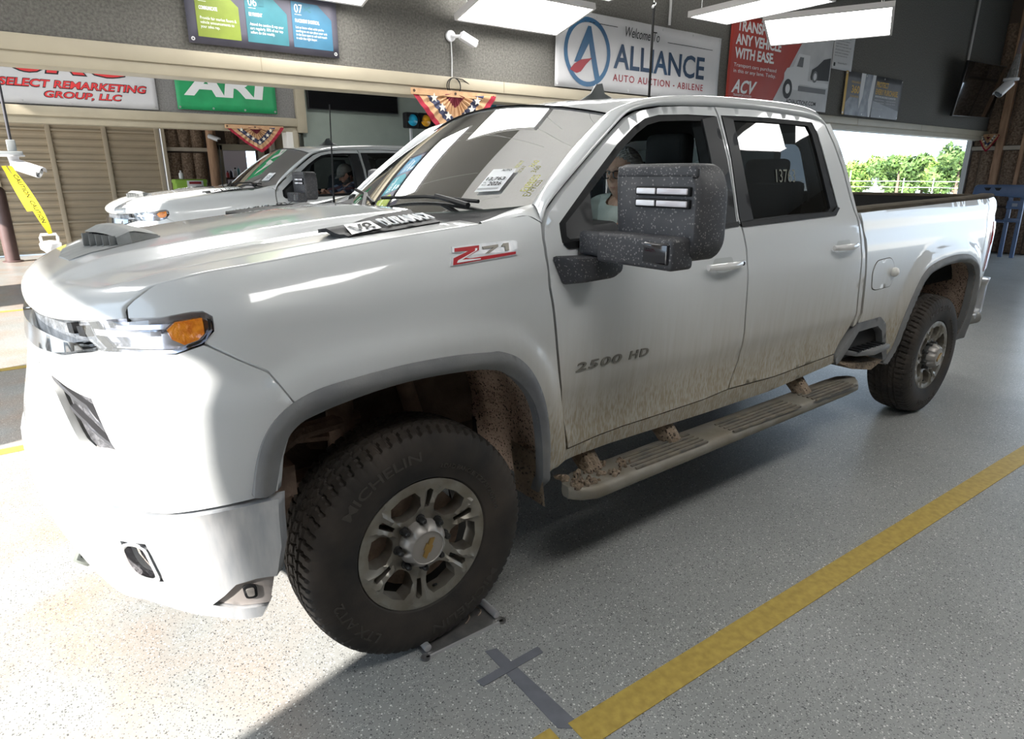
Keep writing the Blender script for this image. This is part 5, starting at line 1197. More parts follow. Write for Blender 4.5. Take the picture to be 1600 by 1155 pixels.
        shell('beard', mat('grey_beard', (.055,.045,.04), .8, col2=(.30,.29,.28), vscale=24, bump=.7, bscale=200), lambda D: (D[:,0] > .1) & (D[:,2] < np.interp(D[:,0], [.1,.45,.7,.8,1], [.05,-.18,-.30,-.42,-.40])) & (D[:,2] > -.97) & ~((np.abs(D[:,2]+.475) < .06) & (np.abs(D[:,1]) < .25)), .014, .003, 70)
        CAPC = mat('cap_grey', (.12,.11,.095), .85, col2=(.18,.168,.15), vscale=30)
        cp = shell('cap', CAPC, lambda D: D[:,2] > np.interp(D[:,0], [-1,0,1], [.16,.22,.28]), .020, 0)
        R = []
        for t in np.linspace(-1, 1, 15):
            R.append([Mh @ Vector((-(.088*math.cos(t*1.05)+k*.075*math.cos(t*1.3)), .078*math.sin(t*1.25)*(1-.12*k), .040-.030*k+.012*(1-t*t))) for k in (0,.35,.7,1.0)])
        bl = MB().grid([[tuple(q) for q in r] for r in R]).obj('cap_bill', CAPC, cp, smooth=True); bl.modifiers.new('thickness', 'SOLIDIFY').thickness = .004
    return body
SKIN1 = mat('skin_fair', (.50,.30,.22), .5, col2=(.60,.38,.29), vscale=28, bump=.25, bscale=90)
TEE = mat('pale_tee', (.50,.545,.52), .85, var=.05, vscale=12, bump=.15, bscale=60)
JEAN = mat('dark_denim', (.035,.045,.07), .85)
make_person('grey-haired woman in black glasses and pale tee, half hidden behind the mirror', (1.48,-.46,1.03), 0, SKIN1, TEE, JEAN, 'woman', .18, .06)
def plaid():
    m = bpy.data.materials.new('plaid_flannel'); m.use_nodes = True; nt = m.node_tree; L = nt.links; b = nt.nodes['Principled BSDF']; b.inputs['Roughness'].default_value = .9
    tc = node(nt, 'ShaderNodeTexCoord'); fac = []
    for ax, sc in (((1,0,.4),26), ((.2,1,1),24)):
        mp = node(nt, 'ShaderNodeVectorMath', operation='DOT_PRODUCT'); mp.inputs[1].default_value = ax; L.new(tc.outputs['Object'], mp.inputs[0])
        w = node(nt, 'ShaderNodeMath', operation='MULTIPLY'); w.inputs[1].default_value = sc*2; L.new(mp.outputs['Value'], w.inputs[0]); s = node(nt, 'ShaderNodeMath', operation='SINE'); L.new(w.outputs[0], s.inputs[0]); g = node(nt, 'ShaderNodeMath', operation='GREATER_THAN'); g.inputs[1].default_value = .35; L.new(s.outputs[0], g.inputs[0]); fac.append(g)
    a = node(nt, 'ShaderNodeMix', data_type='RGBA'); L.new(fac[0].outputs[0], a.inputs['Factor']); a.inputs['A'].default_value = c4((.03,.035,.06)); a.inputs['B'].default_value = c4((.16,.19,.26))
    c = node(nt, 'ShaderNodeMix', data_type='RGBA'); L.new(fac[1].outputs[0], c.inputs['Factor']); L.new(a.outputs['Result'], c.inputs['A']); c.inputs['B'].default_value = c4((.10,.05,.06)); L.new(c.outputs['Result'], b.inputs['Base Color']); return m
RT2 = Matrix.Translation(T2.location) @ Matrix.Rotation(T2.rotation_euler.z, 4, 'Z'); mloc = RT2 @ Vector((1.69,-.46,1.035))
make_person('bearded man in a grey baseball cap looking down inside the rear truck', tuple(mloc), .045, mat('skin_ruddy', (.42,.22,.16), .5, col2=(.55,.32,.24), vscale=20), plaid(), JEAN, 'man', .10, -.42, lean=-.04)

# ================================================================== banners
def banner(name, label, cat, x0, x1, z0, z1, y, m, wr=.004, grommets=0, seedv=0.0):
    t = empty(name, (x0, y, z0), label, cat); w, h = x1-x0, z1-z0
    def disp(u, v): return -.012-wr*(1+np.sin(u*5.3+v*3.1+seedv)*.6+np.sin(u*11.7-v*7.3+seedv)*.4)
    nu = max(4, int(w/.06)); nv = max(4, int(h/.08))
    P = [[(u, float(disp(u, v)), v) for u in np.linspace(0, w, nu)] for v in np.linspace(0, h, nv)]
    s = loft_obj('sheet', P, m, t)
    s.modifiers.new('thickness', 'SOLIDIFY').thickness = .002
    for k in range(grommets):
        for v in (.03, h-.03):
            u = .03+(w-.06)*k/(grommets-1); MB().lathe([(.006,0),(.014,0),(.014,.004),(.006,.004)], 10, Matrix.Translation((u, float(disp(u, v))-.001, v)) @ Matrix.Rotation(PI/2, 4, 'X'), closed=True).obj('grommet', STEEL, t)
    def at(off): return lambda u, v, d=0: (u, disp(u, v)-off-d, v)
    return t, at
def flat(par, name, pts, at, off, m, step=.06):
    v, f = panel_data(pts, lambda u, w: at(off)(u, w), step=step); return mesh_obj(name, v, f, m, par)
def put(par, body, u0, v0, at, m, off=.004, name='lettering', **kw):
    f0 = at(off)
    if '\n' not in body and ' ' in body and kw.get('h', 0) >= .06:      # each word a part of its own
        v, f = text_data(body, **kw); lo = np.array([v[list(q),0].min() for q in f]); hi = np.array([v[list(q),0].max() for q in f]); o = np.argsort(lo); cur = -9; g = -1; grp = np.zeros(len(f), int)
        for i in o:
            if lo[i] > cur+.28*kw['h']: g += 1
            cur = max(cur, hi[i]); grp[i] = g
        for k in range(g+1):
            fs = [f[i] for i in range(len(f)) if grp[i] == k]; us = sorted({i for q in fs for i in q}); mp = {i: j for j, i in enumerate(us)}; w_ = v[us]
            mesh_obj(name, np.stack(f0(u0+w_[:,0], v0+w_[:,1], 0*w_[:,0]), -1), [tuple(mp[i] for i in q) for q in fs], m, par)
        return None
    return text(name, body, lambda u, v, d: f0(u0+u, v0+v, 0), m, par, **kw)
VINYL = mat('white_vinyl', (.52,.515,.525), .5, var=.03, vscale=4)
BLUE = mat('print_blue', (.018,.07,.16), .5, col2=(.028,.12,.24), vscale=2); NAVY = mat('print_navy', (.009,.022,.055), .5, col2=(.014,.05,.11), vscale=2); REDP = mat('print_red', (.28,.018,.028), .5)
INKB = mat('print_black', (.008,.008,.010), .6); WP = mat('print_white', (.72,.72,.72), .5)
# --- ALLIANCE
t, at = banner('vinyl_banner', 'white banner with blue ring emblem reading Alliance Auto Auction Abilene', 'banner', 3.87, 6.64, 2.54, 3.30, 2.985, VINYL, .006, 6)
def ell(cx, cy, rx, ry, n=40): return [(cx+rx*math.cos(2*PI*k/n), cy+ry*math.sin(2*PI*k/n)) for k in range(n)]
v, f = panel_data(ell(.46,.37,.345,.345), lambda u, w: at(.004)(u, w), holes=[ell(.46,.37,.295,.295)], step=.06); mesh_obj('ring_emblem', v, f, BLUE, t)
flat(t, 'emblem_stroke', [(.26,.26),(.455,.63),(.50,.63),(.66,.10),(.58,.10),(.475,.46),(.34,.26)], at, .004, BLUE)
flat(t, 'emblem_swoosh', [(.20,.18),(.26,.24),(.36,.29),(.53,.32),(.44,.25),(.36,.17),(.30,.15)], at, .006, REDP)
put(t, 'ALLIANCE', .86, .245, at, NAVY, w=1.60, h=.26, bold=.02); put(t, 'AUTO AUCTION - ABILENE', .86, .115, at, REDP, w=1.60, h=.075, space=1.2, bold=.01)
put(t, 'Welcome To', 1.02, .585, at, INKB, w=.58, h=.105, shear=.25); flat(t, 'rule_line', [(.38,.665),(.90,.665),(.90,.672),(.38,.672)], at, .004, INKB); flat(t, 'rule_line', [(1.75,.60),(2.6,.60),(2.6,.607),(1.75,.607)], at, .004, INKB)
# --- ACV
t, at = banner('vinyl_banner', 'red and grey transport banner with a tow truck carrying a dark car', 'banner', 6.82, 9.35, 2.56, 3.62, 2.985, mat('banner_red', (.36,.035,.022), .5, var=.06, vscale=3), .006, 5, 1.0)
GRY = mat('print_grey', (.42,.42,.43), .5, col2=(.54,.54,.55), vscale=3); GRD = mat('print_dark_grey', (.10,.10,.105), .5); GRL = mat('print_light_grey', (.60,.60,.61), .5)
flat(t, 'printed_field', [(1.02,0),(2.53,0),(2.53,1.06),(1.80,1.06)], at, .003, GRY)
flat(t, 'printed_truck', [(1.30,.30),(1.30,.46),(1.36,.53),(1.52,.56),(1.62,.74),(1.92,.74),(1.92,.40),(2.50,.40),(2.50,.34),(1.72,.34),(1.70,.26),(1.60,.26)], at, .005, GRL)
flat(t, 'printed_window', [(1.60,.57),(1.66,.70),(1.76,.70),(1.76,.57)], at, .007, GRD); flat(t, 'printed_chassis', [(1.70,.25),(2.45,.25),(2.45,.32),(1.70,.32)], at, .006, GRD)
for cx, cy, r in ((1.42,.26,.125),): flat(t, 'printed_wheel', ell(cx, cy, r, r*1.05, 24), at, .007, INKB, .05); flat(t, 'printed_hub', ell(cx, cy, r*.5, r*.52, 18), at, .009, GRL, .05)
flat(t, 'printed_car', [(1.98,.46),(2.0,.56),(2.14,.62),(2.30,.72),(2.50,.76),(2.50,.44),(2.0,.42)], at, .007, INKB); flat(t, 'printed_wheel', ell(2.10,.47,.075,.08,20), at, .009, GRD, .05); flat(t, 'printed_hub', ell(2.10,.47,.045,.05,16), at, .011, GRL, .05)
put(t, 'TRANSPORT\nANY VEHICLE\nWITH EASE.', .12, .545, at, WP, w=1.04, h=.46, bold=.035, line=.95); put(t, 'Transport cars purchased\nin this or any lane. Today.', .12, .36, at, WP, w=.98, h=.13, line=1.1)
put(t, 'ACV', .10, .125, at, WP, w=.58, h=.17, shear=.35, bold=.03); put(t, 'TRANSPORTATION', .15, .085, at, WP, w=.42, h=.03); put(t, 'ACVAUCTIONS.COM', 1.42, .070, at, INKB, w=.80, h=.06, bold=.02)
# --- notice sheet
t, at = banner('wall_notice', 'grey printed notice sheet beside the tow truck banner', 'notice', 9.37, 9.98, 3.19, 3.92, 2.985, mat('notice_paper', (.50,.50,.51), .6), .001)
for k in range(12): put(t, ('all vehicles sold as is where is', 'see block ticket for announcements', 'buyers must inspect before sale')[k % 3], .05, .64-k*.042, at, INKB, w=.46-.03*(k % 4), h=.022)
flat(t, 'notice_mark', [(.05,.04),(.10,.04),(.10,.09),(.05,.09)], at, .003, INKB); put(t, 'AUCTION RULES', .10, .675, at, INKB, w=.40, h=.028, bold=.03); put(t, 'NAAA POLICY', .17, .08, at, INKB, w=.28, h=.022)
# --- PROTECT
t, at = banner('vinyl_banner', 'dark banner with yellow lettering to protect every purchase', 'banner', 9.84, 11.78, 2.56, 3.20, 2.985, mat('banner_charcoal', (.045,.046,.05), .5, col2=(.11,.11,.12), vscale=2), .004, 4, 2.0)
GO = mat('print_gold', (.55,.32,.03), .5)
flat(t, 'gold_edge', [(0,0),(.07,0),(.07,.64),(0,.64)], at, .003, GO)
flat(t, 'printed_figure', [(.10,0),(.08,.18),(.20,.28),(.45,.30),(.52,.64),(.92,.64),(.86,0)], at, .003, mat('print_slate', (.10,.115,.14), .5, col2=(.30,.32,.36), vscale=5)); flat(t, 'printed_light', [(.48,.64),(.62,.64),(.60,.30),(.52,.10),(.50,.30)], at, .005, GRL); flat(t, 'printed_light', [(.86,0),(.80,.25),(.86,.64),(.96,.64),(.92,0)], at, .005, GRL)
flat(t, 'printed_haze', [(.96,0),(1.92,0),(1.92,.14),(.96,.26)], at, .003, mat('print_mist', (.22,.23,.25), .5, col2=(.30,.31,.34), vscale=4))
put(t, 'PROTECT\nEVERY PURCHASE.', 1.02, .36, at, GO, w=.80, h=.20, bold=.03, line=.95); put(t, 'WITH THE DEALSHIELD GUARANTEE', 1.02, .315, at, WP, w=.74, h=.028, bold=.02)
put(t, '360', .22, .33, at, GO, w=.26, h=.12, bold=.03); put(t, 'DEALSHIELD', .20, .48, at, GO, w=.28, h=.03); put(t, 'GUARANTEE', .20, .27, at, GO, w=.28, h=.03)
for k in range(4): put(t, 'return any vehicle', 1.02+.42*(k % 2), .265-.04*(k//2), at, GRL, w=.34, h=.022)
put(t, 'DEALSHIELD.COM', .98, .13, at, GRL, w=.36, h=.025)
# --- blue tip banner
t, at = banner('vinyl_banner', 'dark banner with green, teal and blue tip cards numbered 06 and 07', 'banner', .31, 1.48, 2.58, 3.20, 2.985, mat('banner_slate', (.05,.048,.07), .45, col2=(.085,.08,.105), vscale=2), .003, 2, 3.0)
cards = ((.07,.38,(.17,.22,.025),'05','COMMUNICATE','Provide fair market floors &\nvehicle announcements to\nyour sales rep.'), (.43,.75,(.025,.135,.165),'06','BE PRESENT','Attend the auction & rep your\ncars regularly. 83% of our top\nsellers do this weekly.'), (.79,1.12,(.028,.12,.20),'07','PLACEMENT IS CRITICAL',"Let us know what units you're\nsending so we can place your unit\nin the best spot to sell and match\nit with the right buyer."))
for k, (a, b, c, num, hd_, body) in enumerate(cards):
    cd = flat(t, 'tip_card', [(a,.05),(b,.05),(b,.28),(b-.11,.38),(a,.385)], at, .003, mat('print_card_%d' % k, c, .5, var=.12, vscale=6))
    put(t, num, a+.025, .305, at, WP, w=.065, h=.062); flat(t, 'rule_line', [(a+.025,.29),(a+.08,.29),(a+.08,.293),(a+.025,.293)], at, .005, WP)
    put(t, hd_, a+.025, .235, at, WP, w=.20 if k == 2 else .13 if k == 0 else .10, h=.026, bold=.03); put(t, body, a+.025, .105, at, WP, w=.26, h=.105 if k == 2 else .085, line=1.0)
    ic = MB()
    if k == 1:
        flat(t, 'calendar_icon', [(a+.10,.31),(a+.145,.31),(a+.145,.345),(a+.10,.345)], at, .005, mat('icon_teal', (.02,.12,.15), .5)); flat(t, 'calendar_icon', [(a+.10,.348),(a+.145,.348),(a+.145,.360),(a+.10,.360)], at, .005, MATS['icon_teal'])
    if k == 2:
        for pts in ([(a+.10,.352),(a+.145,.318),(a+.150,.324),(a+.105,.358)], [(a+.10,.324),(a+.105,.318),(a+.150,.352),(a+.145,.358)], [(a+.145,.362),(a+.165,.354),(a+.145,.344)], [(a+.145,.332),(a+.165,.322),(a+.145,.312)]): flat(t, 'shuffle_icon', pts, at, .005, MATS['icon_teal'])
# --- banners on the second fascia
t, at = banner('vinyl_banner', 'white remarketing group banner with red letters, its top hidden by the beam', 'banner', -1.2, .87, 2.50, 3.35, 7.985, VINYL, .006, 5, 4.0)
REDB = mat('print_bright_red', (.62,.03,.035), .5)
put(t, 'SRG', .50, .36, at, INKB, .004, w=1.30, h=.38, bold=.055, shear=.2); put(t, 'SRG', .52, .375, at, REDB, .008, w=1.26, h=.355, bold=.03, shear=.2)
for body, u, v_, w in (('SELECT REMARKETING', .33, .205, 1.62), ('GROUP, LLC', .78, .075, .86)):
    put(t, body, u-.01, v_-.01, at, INKB, .004, w=w+.02, h=.105, bold=.05, shear=.25); put(t, body, u, v_, at, REDB, .008, w=w, h=.088, bold=.02, shear=.25)
t, at = banner('vinyl_banner', 'green banner with large white letters on the rear fascia', 'banner', 1.12, 2.51, 2.53, 3.10, 7.985, mat('banner_green', (.02,.30,.11), .5, var=.12, vscale=4), .006, 4, 5.0)
put(t, 'ARI', .10, .19, at, WP, w=1.15, h=.34, bold=.04, shear=.12)
t, at = banner('vinyl_banner', 'white banner with black letters on the green wall, mostly hidden behind bunting and cab', 'banner', 6.35, 8.6, 2.40, 2.95, 7.985, VINYL, .004, 4, 6.0)
put(t, 'LITHIA', .35, .16, at, INKB, w=1.70, h=.30, bold=.05); flat(t, 'teal_stripe', [(.05,.05),(.20,.05),(.30,.50),(.15,.50)], at, .004, mat('print_teal', (.04,.22,.28), .5))
# ================================================================== bunting
BTAN = mat('bunting_tan', (.58,.36,.20), .85, col2=(.48,.28,.15), vscale=18, bump=.2, bscale=200); BRED = mat('bunting_red', (.38,.02,.045), .85, col2=(.26,.012,.03), vscale=12); BNAV = mat('bunting_navy', (.045,.05,.10), .85, col2=(.07,.075,.13), vscale=12); BMAR = mat('bunting_maroon', (.18,.025,.04), .85); BSTAR = mat('bunting_star', (.70,.66,.56), .8)
def bunting(label, loc, w, h, rz=0, p=1.15, sag=0.0, n=64, skew=0.0):
    t = empty('bunting', loc, label, 'bunting', 'pleated stars and stripes bunting', rz)
    def pt(r, th):
        c, s = math.cos(th), math.sin(th); R = 1/((abs(c)/(w/2))**p+(abs(s)/h)**p)**(1/p)
        x = R*r*c; z = R*r*s; pl = .022*math.sin(th*26)*min(1, (1-r)*1.6+.12)+.010*math.sin(th*7+r*5)
        return (x+skew*z, -.02+pl*r**.5-.01*r, z)
    ths = np.linspace(PI, 2*PI, n)
    for r0, r1, m, nm in ((.02,.27,BMAR,'centre_fan'),(.27,.50,BTAN,'tan_band'),(.50,.70,BNAV,'navy_band'),(.70,.87,BTAN,'tan_band'),(.87,1.0,BRED,'red_band')):
        MB().grid([[pt(r, th) for r in np.linspace(r0, r1, 4)] for th in ths]).obj(nm, m, t, smooth=True)
    for k in range(7):
        th = PI+PI*(k+.5)/7; c = pt(.60, th); rr = .038*h/.42
        q = [(c[0]+(rr if i % 2 == 0 else rr*.42)*math.sin(2*PI*i/10), c[2]+(rr if i % 2 == 0 else rr*.42)*math.cos(2*PI*i/10)) for i in range(10)]
        MB().prism(q, c[1]-.030, c[1]-.027, lambda u, v, hh: (u, hh, v)).obj('star', BSTAR, t)
    MB().box(-w/2,w/2,-.03,-.02,-.035,.02).obj('header_tape', BTAN, t)
    for x in (-w/2+.03, 0, w/2-.03): MB().lathe([(.005,0),(.012,0),(.012,.003),(.005,.003)], 8, Matrix.Translation((x,-.032,-.005)) @ Matrix.Rotation(PI/2, 4, 'X'), closed=True).obj('grommet', DARK, t)
    return t
bunting('fan bunting hanging below the wall camera from the near beam', (2.585, 2.93, 2.375), .94, .47)
bunting('wind-blown fan bunting hanging from the rear beam below the green banner', (2.14, 7.955, 2.33), .86, .37, skew=-.18)
bunting('small crumpled bunting at the end of the beam beside the exit opening', (15.85, 2.86, 2.44), .40, .34, rz=-PI/2)
# ================================================================== cameras, screens, signals
CAMW = mat('camera_white', (.72,.72,.74), .4); CAMD = mat('camera_lens_black', (.012,.012,.014), .15, coat=1.0)
def bullet(par, base, aim, L=.17, r=.034):
    d = (Vector(aim)).normalized(); M = Matrix.Translation(base) @ d.to_track_quat('Z', 'Y').to_matrix().to_4x4()
    b = MB().lathe([(0,-.01),(r*.85,-.01),(r,.0),(r,L),(r*.92,L),(r*.92,L-.006),(0,L-.006)], 18, M).obj('camera_body', CAMW, par, smooth=True, angle=40)
    MB().lathe([(0,L-.005),(r*.86,L-.005),(r*.86,L+.001),(0,L+.004)], 16, M).obj('lens_window', CAMD, b, smooth=True, angle=40)
    MB().grid([[M @ Vector((r*1.12*math.cos(a), r*1.12*math.sin(a), z)) for z in (0.0, L+.03)] for a in np.linspace(PI*.05, PI*.95, 9)]).obj('sun_shield', CAMW, b, smooth=True)
    return b
t = empty('security_camera', (2.60,2.99,2.88), 'white security camera mounted on the carpeted wall above the bunting', 'camera')
MB().lathe([(0,0),(.05,0),(.048,.02),(0,.025)], 20, Matrix.Rotation(PI/2, 4, 'X')).obj('mount_plate', CAMW, t, smooth=True, angle=40); MB().tube([(0,-.02,0),(.03,-.07,-.01),(.06,-.09,-.005)], .014, 8).obj('bracket', CAMW, t, smooth=True)
M = Matrix.Translation((.05,-.10,.0)) @ Matrix.Rotation(-.15, 4, 'Z') @ Matrix.Rotation(.42, 4, 'Y'); cb = MB().box(0,.17,-.04,.03,-.035,.035,M).obj('camera_body', CAMW, t, bevel=.008); MB().box(.165,.176,-.036,.026,-.030,.012,M).obj('lens_window', CAMD, cb)
MB().tube([(.0,-.012,-.05),(.005,-.012,-.2),(.0,-.012,-.36)], .006, 6).obj('conduit', STEEL, t)
MB().tube([(.0+.07*math.cos(a)*(1-.15*math.sin(a*.5)), -.05, -.44+.075*math.sin(a)) for a in np.linspace(1.57, 1.57+4*PI, 40)]+[(.10,-.04,-.37),(.22,-.02,-.42)], .0045, 6).obj('cable_coil', BLK, t, smooth=True)
t = empty('security_camera', (-.885,5.0,1.84), 'white camera hanging on a dark rod at the left edge', 'camera')
MB().tube([(-.0,0,.06),(.04,0,3.36)], .014, 10).obj('rod', mat('rod_dark', (.06,.06,.07), .5), t, smooth=True); rbox('rod_socket', -.035,.035,-.03,.03,.0,.10, mat('socket_grey', (.28,.30,.31), .5), t, r=.008)
rbox('mount_plate', -.10,.075,-.06,.06,-.032,.0, MATS['socket_grey'], t, r=.006); MB().lathe([(.10,-.045),(.10,-.032),(0,-.032)], 18, Matrix.Translation((-.015,0,0))).obj('mount_ring', CAMW, t, smooth=True, angle=40)
MB().lathe([(.03,-.13),(.045,-.045),(0,-.045)], 14, Matrix.Translation((-.005,0,0))).obj('neck', CAMW, t, smooth=True); bullet(t, (-.005,0,-.115), (.80,-.55,-.33), .22, .052)
t = empty('security_camera', (14.0,2.08,3.30), 'camera on a taped pole in front of the wall screen at the right edge', 'camera')
MB().tube([(-.0,0,.05),(.0,-.1,1.9)], .03, 10).obj('pole', mat('pole_brown', (.16,.12,.12), .6), t, smooth=True); MB().tube([(0,0,.02),(0,-.02,.25),(0,-.03,.42)], [.09,.06,.04], 9).obj('tape_wrap', mat('tape_wrap_grey', (.16,.155,.15), .8, col2=(.30,.29,.28), vscale=30, bump=.8), t)
MB().lathe([(.12,-.02),(.12,.02),(0,.02)], 16).obj('mount_plate', CAMW, t, smooth=True, angle=40); bullet(t, (0,0,-.05), (-.55,.25,-.55), .30, .075)
t = empty('security_camera', (2.85,14.1,2.49), 'small white camera fixed to the timber post at the far wall', 'camera')
bullet(t, (0,0,0), (.75,-.55,-.35), .22, .05); MB().tube([(0,.06,0),(0,0,0)], .02, 8).obj('bracket', CAMW, t)
def screen(label, w, h, M, name='wall_screen'):
    t = empty(name, (0,0,0), label, 'screen'); t.matrix_world = M
    MB().box(-w/2,w/2,-h/2,h/2,-.05,.0).obj('casing', mat('screen_casing', (.012,.012,.013), .35), t, bevel=.006); MB().box(-w/2+.015,w/2-.015,-h/2+.015,h/2-.015,0,.002).obj('screen_glass', mat('screen_black', (.004,.004,.005), .06, coat=1.0), t)
    MB().box(-.2,.2,-.15,.15,-.12,-.05).obj('wall_bracket', BLK, t); return t
screen('black screen on the green office wall, half hidden by the beam', 1.57, .88, Matrix.Translation((3.78,7.93,3.07)) @ Matrix.Rotation(PI/2, 4, 'X'))
screen('large black screen tilted from the carpeted wall near the exit', 1.68, .96, Matrix.Translation((14.45,2.70,3.20)) @ Matrix.Rotation(-.20, 4, 'Z') @ Matrix.Rotation(1.70, 4, 'X') @ Matrix.Rotation(.16, 4, 'Y'))
t = empty('traffic_signal', (4.72,7.55,0), 'horizontal black traffic signal with blue and amber lamps on a pole', 'signal')
MB().tube([(-.11,.05,0),(-.11,.05,2.40)], .025, 10).obj('pole', STEEL, t, smooth=True)
for k, c in enumerate(((.02,.30,.48),(.62,.30,.02),(.10,.01,.01))):
    x = -.12+k*.25; hsg = rbox('signal_section', x-.12,x+.12,-.06,.09,2.385,2.635, BLK, t, r=.025)
    MB().lathe([(0,.03),(.04,.027),(.075,.015),(.092,0),(0,0)], 22, Matrix.Translation((x,-.06,2.51)) @ Matrix.Rotation(PI/2, 4, 'X')).obj('signal_lens', mat('signal_lens_%d' % k, c, .2, coat=1.0, emit=c, estr=.15), hsg, smooth=True)
    MB().grid([[(x+.10*math.cos(a), -.06-d, 2.51+.10*math.sin(a)) for d in (0,.05)] for a in np.linspace(-.2, PI+.2, 16)]).obj('visor', BLK, hsg, smooth=True)
# conduits and drop rod
tag(MB().tube([(5.62,2.96,3.33),(5.62,2.96,5.1)], .016, 8).obj('conduit_pipe', STEEL, smooth=True), 'grey conduit pipe running up from the top of the ring emblem banner', 'pipe')
t = empty('conduit_pipe', (14.3,2.96,3.36), 'pale conduit running down the wall to an outlet box beside the tilted screen', 'pipe'); MB().tube([(.0,0,.05),(.06,0,1.8)], .022, 8).obj('pipe', STEEL, t, smooth=True); rbox('outlet_box', -.06,.06,-.05,.03,-.10,.05, CAMW, t, r=.01)
t = empty('drop_rod', (3.73,1.5,2.2), 'thin dark rod hanging in front of the ring emblem banner', 'rod'); MB().tube([(0,0,0),(-.005,0,.84)], .011, 8).obj('rod', mat('rod_black', (.006,.006,.006), .7, spec=.1), t, smooth=True); MB().tube([(-.005,0,.83),(-.006,0,3.0)], .003, 6).obj('suspension_wire', STEEL, t); MB().tube([(-.02,0,.80),(.01,0,.84)], .012, 6).obj('clamp', STEEL, t)
# ================================================================== floor plate under the tyre
t = empty('roller_plate', (.125,-.90,0), 'low steel roller plate on the floor under the front tyre', 'plate')
PLM = mat('plate_steel', (.14,.14,.145), .4, metal=.7, col2=(.27,.26,.25), vscale=10, bump=.1)
MB().box(-.165,.165,-.13,.25,.0005,.006).obj('base_plate', PLM, t, bevel=.002)
MB().box(-.165,.165,-.134,-.126,.0005,.010).obj('edge_strip', STEEL, t)
for x in (-.165,.165): MB().lathe([(0,0),(.017,0),(.017,.009),(0,.009)], 14, Matrix.Translation((x,-.125,.001))).obj('corner_boss', PLM, t, smooth=True, angle=40)
for x in (-.145,.155): MB().tube([(x,-.108,.022),(x,.24,.022)], .014, 12).obj('roller', mat('roller_steel', (.66,.66,.68), .3, metal=.6), t, smooth=True, angle=40)
for k, (cx, r) in enumerate(((.02,.06),(.09,.045))): MB().tube([(cx+r*math.cos(a), -.02+r*.7*math.sin(a), .007) for a in np.linspace(-1.2, 1.5, 12)], .003, 5).obj('raised_mark', mat('mark_clay', (.35,.27,.22), .7), t)
# ================================================================== things along the left and far wall
t = empty('bollard', (-1.22,13.3,0), 'brown steel bollard standing before the sectional door', 'bollard')
BR = mat('bollard_brown', (.13,.085,.08), .4, var=.1); MB().lathe([(0,0),(.12,0),(.12,1.30),(.11,1.36),(.07,1.41),(0,1.43)], 22).obj('post', BR, t, smooth=True, angle=50); MB().lathe([(0,0),(.17,0),(.17,.02),(.12,.03),(0,.03)], 22).obj('foot', BR, t, smooth=True, angle=40)
t = empty('stanchion', (-.745,5.0,0), 'white plastic stanchion with a loop handle beyond the truck nose', 'stanchion')
PW = mat('white_plastic', (.82,.82,.83), .35)
MB().lathe([(0,0),(.20,0),(.20,.03),(.06,.06),(.04,.10),(.04,.84),(.06,.86),(.06,.88),(.045,.89),(.05,.92),(.085,.95),(.09,1.0),(.07,1.02),(0,1.03)], 20).obj('post', PW, t, smooth=True, angle=50)
MB().tube([(-.065,0,1.0),(-.068,0,1.06),(-.06,0,1.085),(.06,0,1.085),(.068,0,1.06),(.065,0,1.0)], .012, 8).obj('loop_handle', PW, t, smooth=True)
t = empty('caution_tape', (-.79,4.95,1.09), 'yellow caution tape tied from the hanging camera down to the white stanchion', 'tape')
CT = mat('caution_yellow', (.80,.68,.04), .5); R = []
for k in range(24):
    s = k/23; x = .06-.20*s**1.15; z = .0+.62*s; w_ = .010+.026*math.sin(PI*min(1, s*1.1))+.008; tw = .8*math.sin(s*3.2)-.3
    R.append([(x-w_*math.cos(tw), w_*math.sin(tw)*.6-.02*math.sin(PI*s), z), (x+w_*math.cos(tw), -w_*math.sin(tw)*.6-.02*math.sin(PI*s), z+.004)])
MB().grid(R).obj('tape_ribbon', CT, t, smooth=True)
R2 = [[(p[0]-.045, p[1]+.03, p[2]) for p in r] for r in R[8:]]
MB().grid(R2).obj('tape_ribbon', CT, t, smooth=True)
def tapefn(u, v, d):
    s = .88-u/.66; x = .06-.20*np.clip(s, 0, 1)**1.15; return (x+(v-.020)*1.0, -.075+0*u, .62*s)
text('tape_lettering', 'CAUTION  CAUTION', tapefn, INKB, t, w=.46, h=.035, bold=.02)
# green cart with a bottle
t = empty('utility_cart', (2.0,12.5,0), 'lime green cart with a red and white notice, behind the rear truck hood', 'cart')
LG = mat('lime_plastic', (.32,.55,.08), .4); rbox('tub', -.30,.30,-.2,.2,1.22,1.50, LG, t, r=.04); rbox('lid', -.31,.31,-.21,.21,1.46,1.55, LG, t, r=.03); rbox('notice_board', -.09,.22,-.225,-.205,1.33,1.52, PW, t, r=.004); rbox('notice_header', -.05,.18,-.232,-.222,1.45,1.50, REDP, t, r=.002)
for sx in (-.25,.25):
    for sy in (-.15,.15): MB().tube([(sx,sy,0),(sx,sy,1.24)], .02, 8).obj('leg', STEEL, t, smooth=True)
def bottle(label, loc, r, h, m, capm, group='goods in the store room'):
    t = empty('spray_bottle', loc, label, 'bottle', group); MB().lathe([(0,0),(r,0),(r,h*.62),(r*.8,h*.72),(r*.35,h*.80),(r*.35,h*.86),(0,h*.86)], 12).obj('bottle_body', m, t, smooth=True, angle=50); MB().lathe([(0,h*.84),(r*.45,h*.84),(r*.42,h),(0,h)], 10).obj('cap', capm, t, smooth=True, angle=40); return t
bottle('white bottle standing on the lime green cart', (1.86,12.5,1.55), .045, .17, PW, STEEL, 'bottles at the far wall')
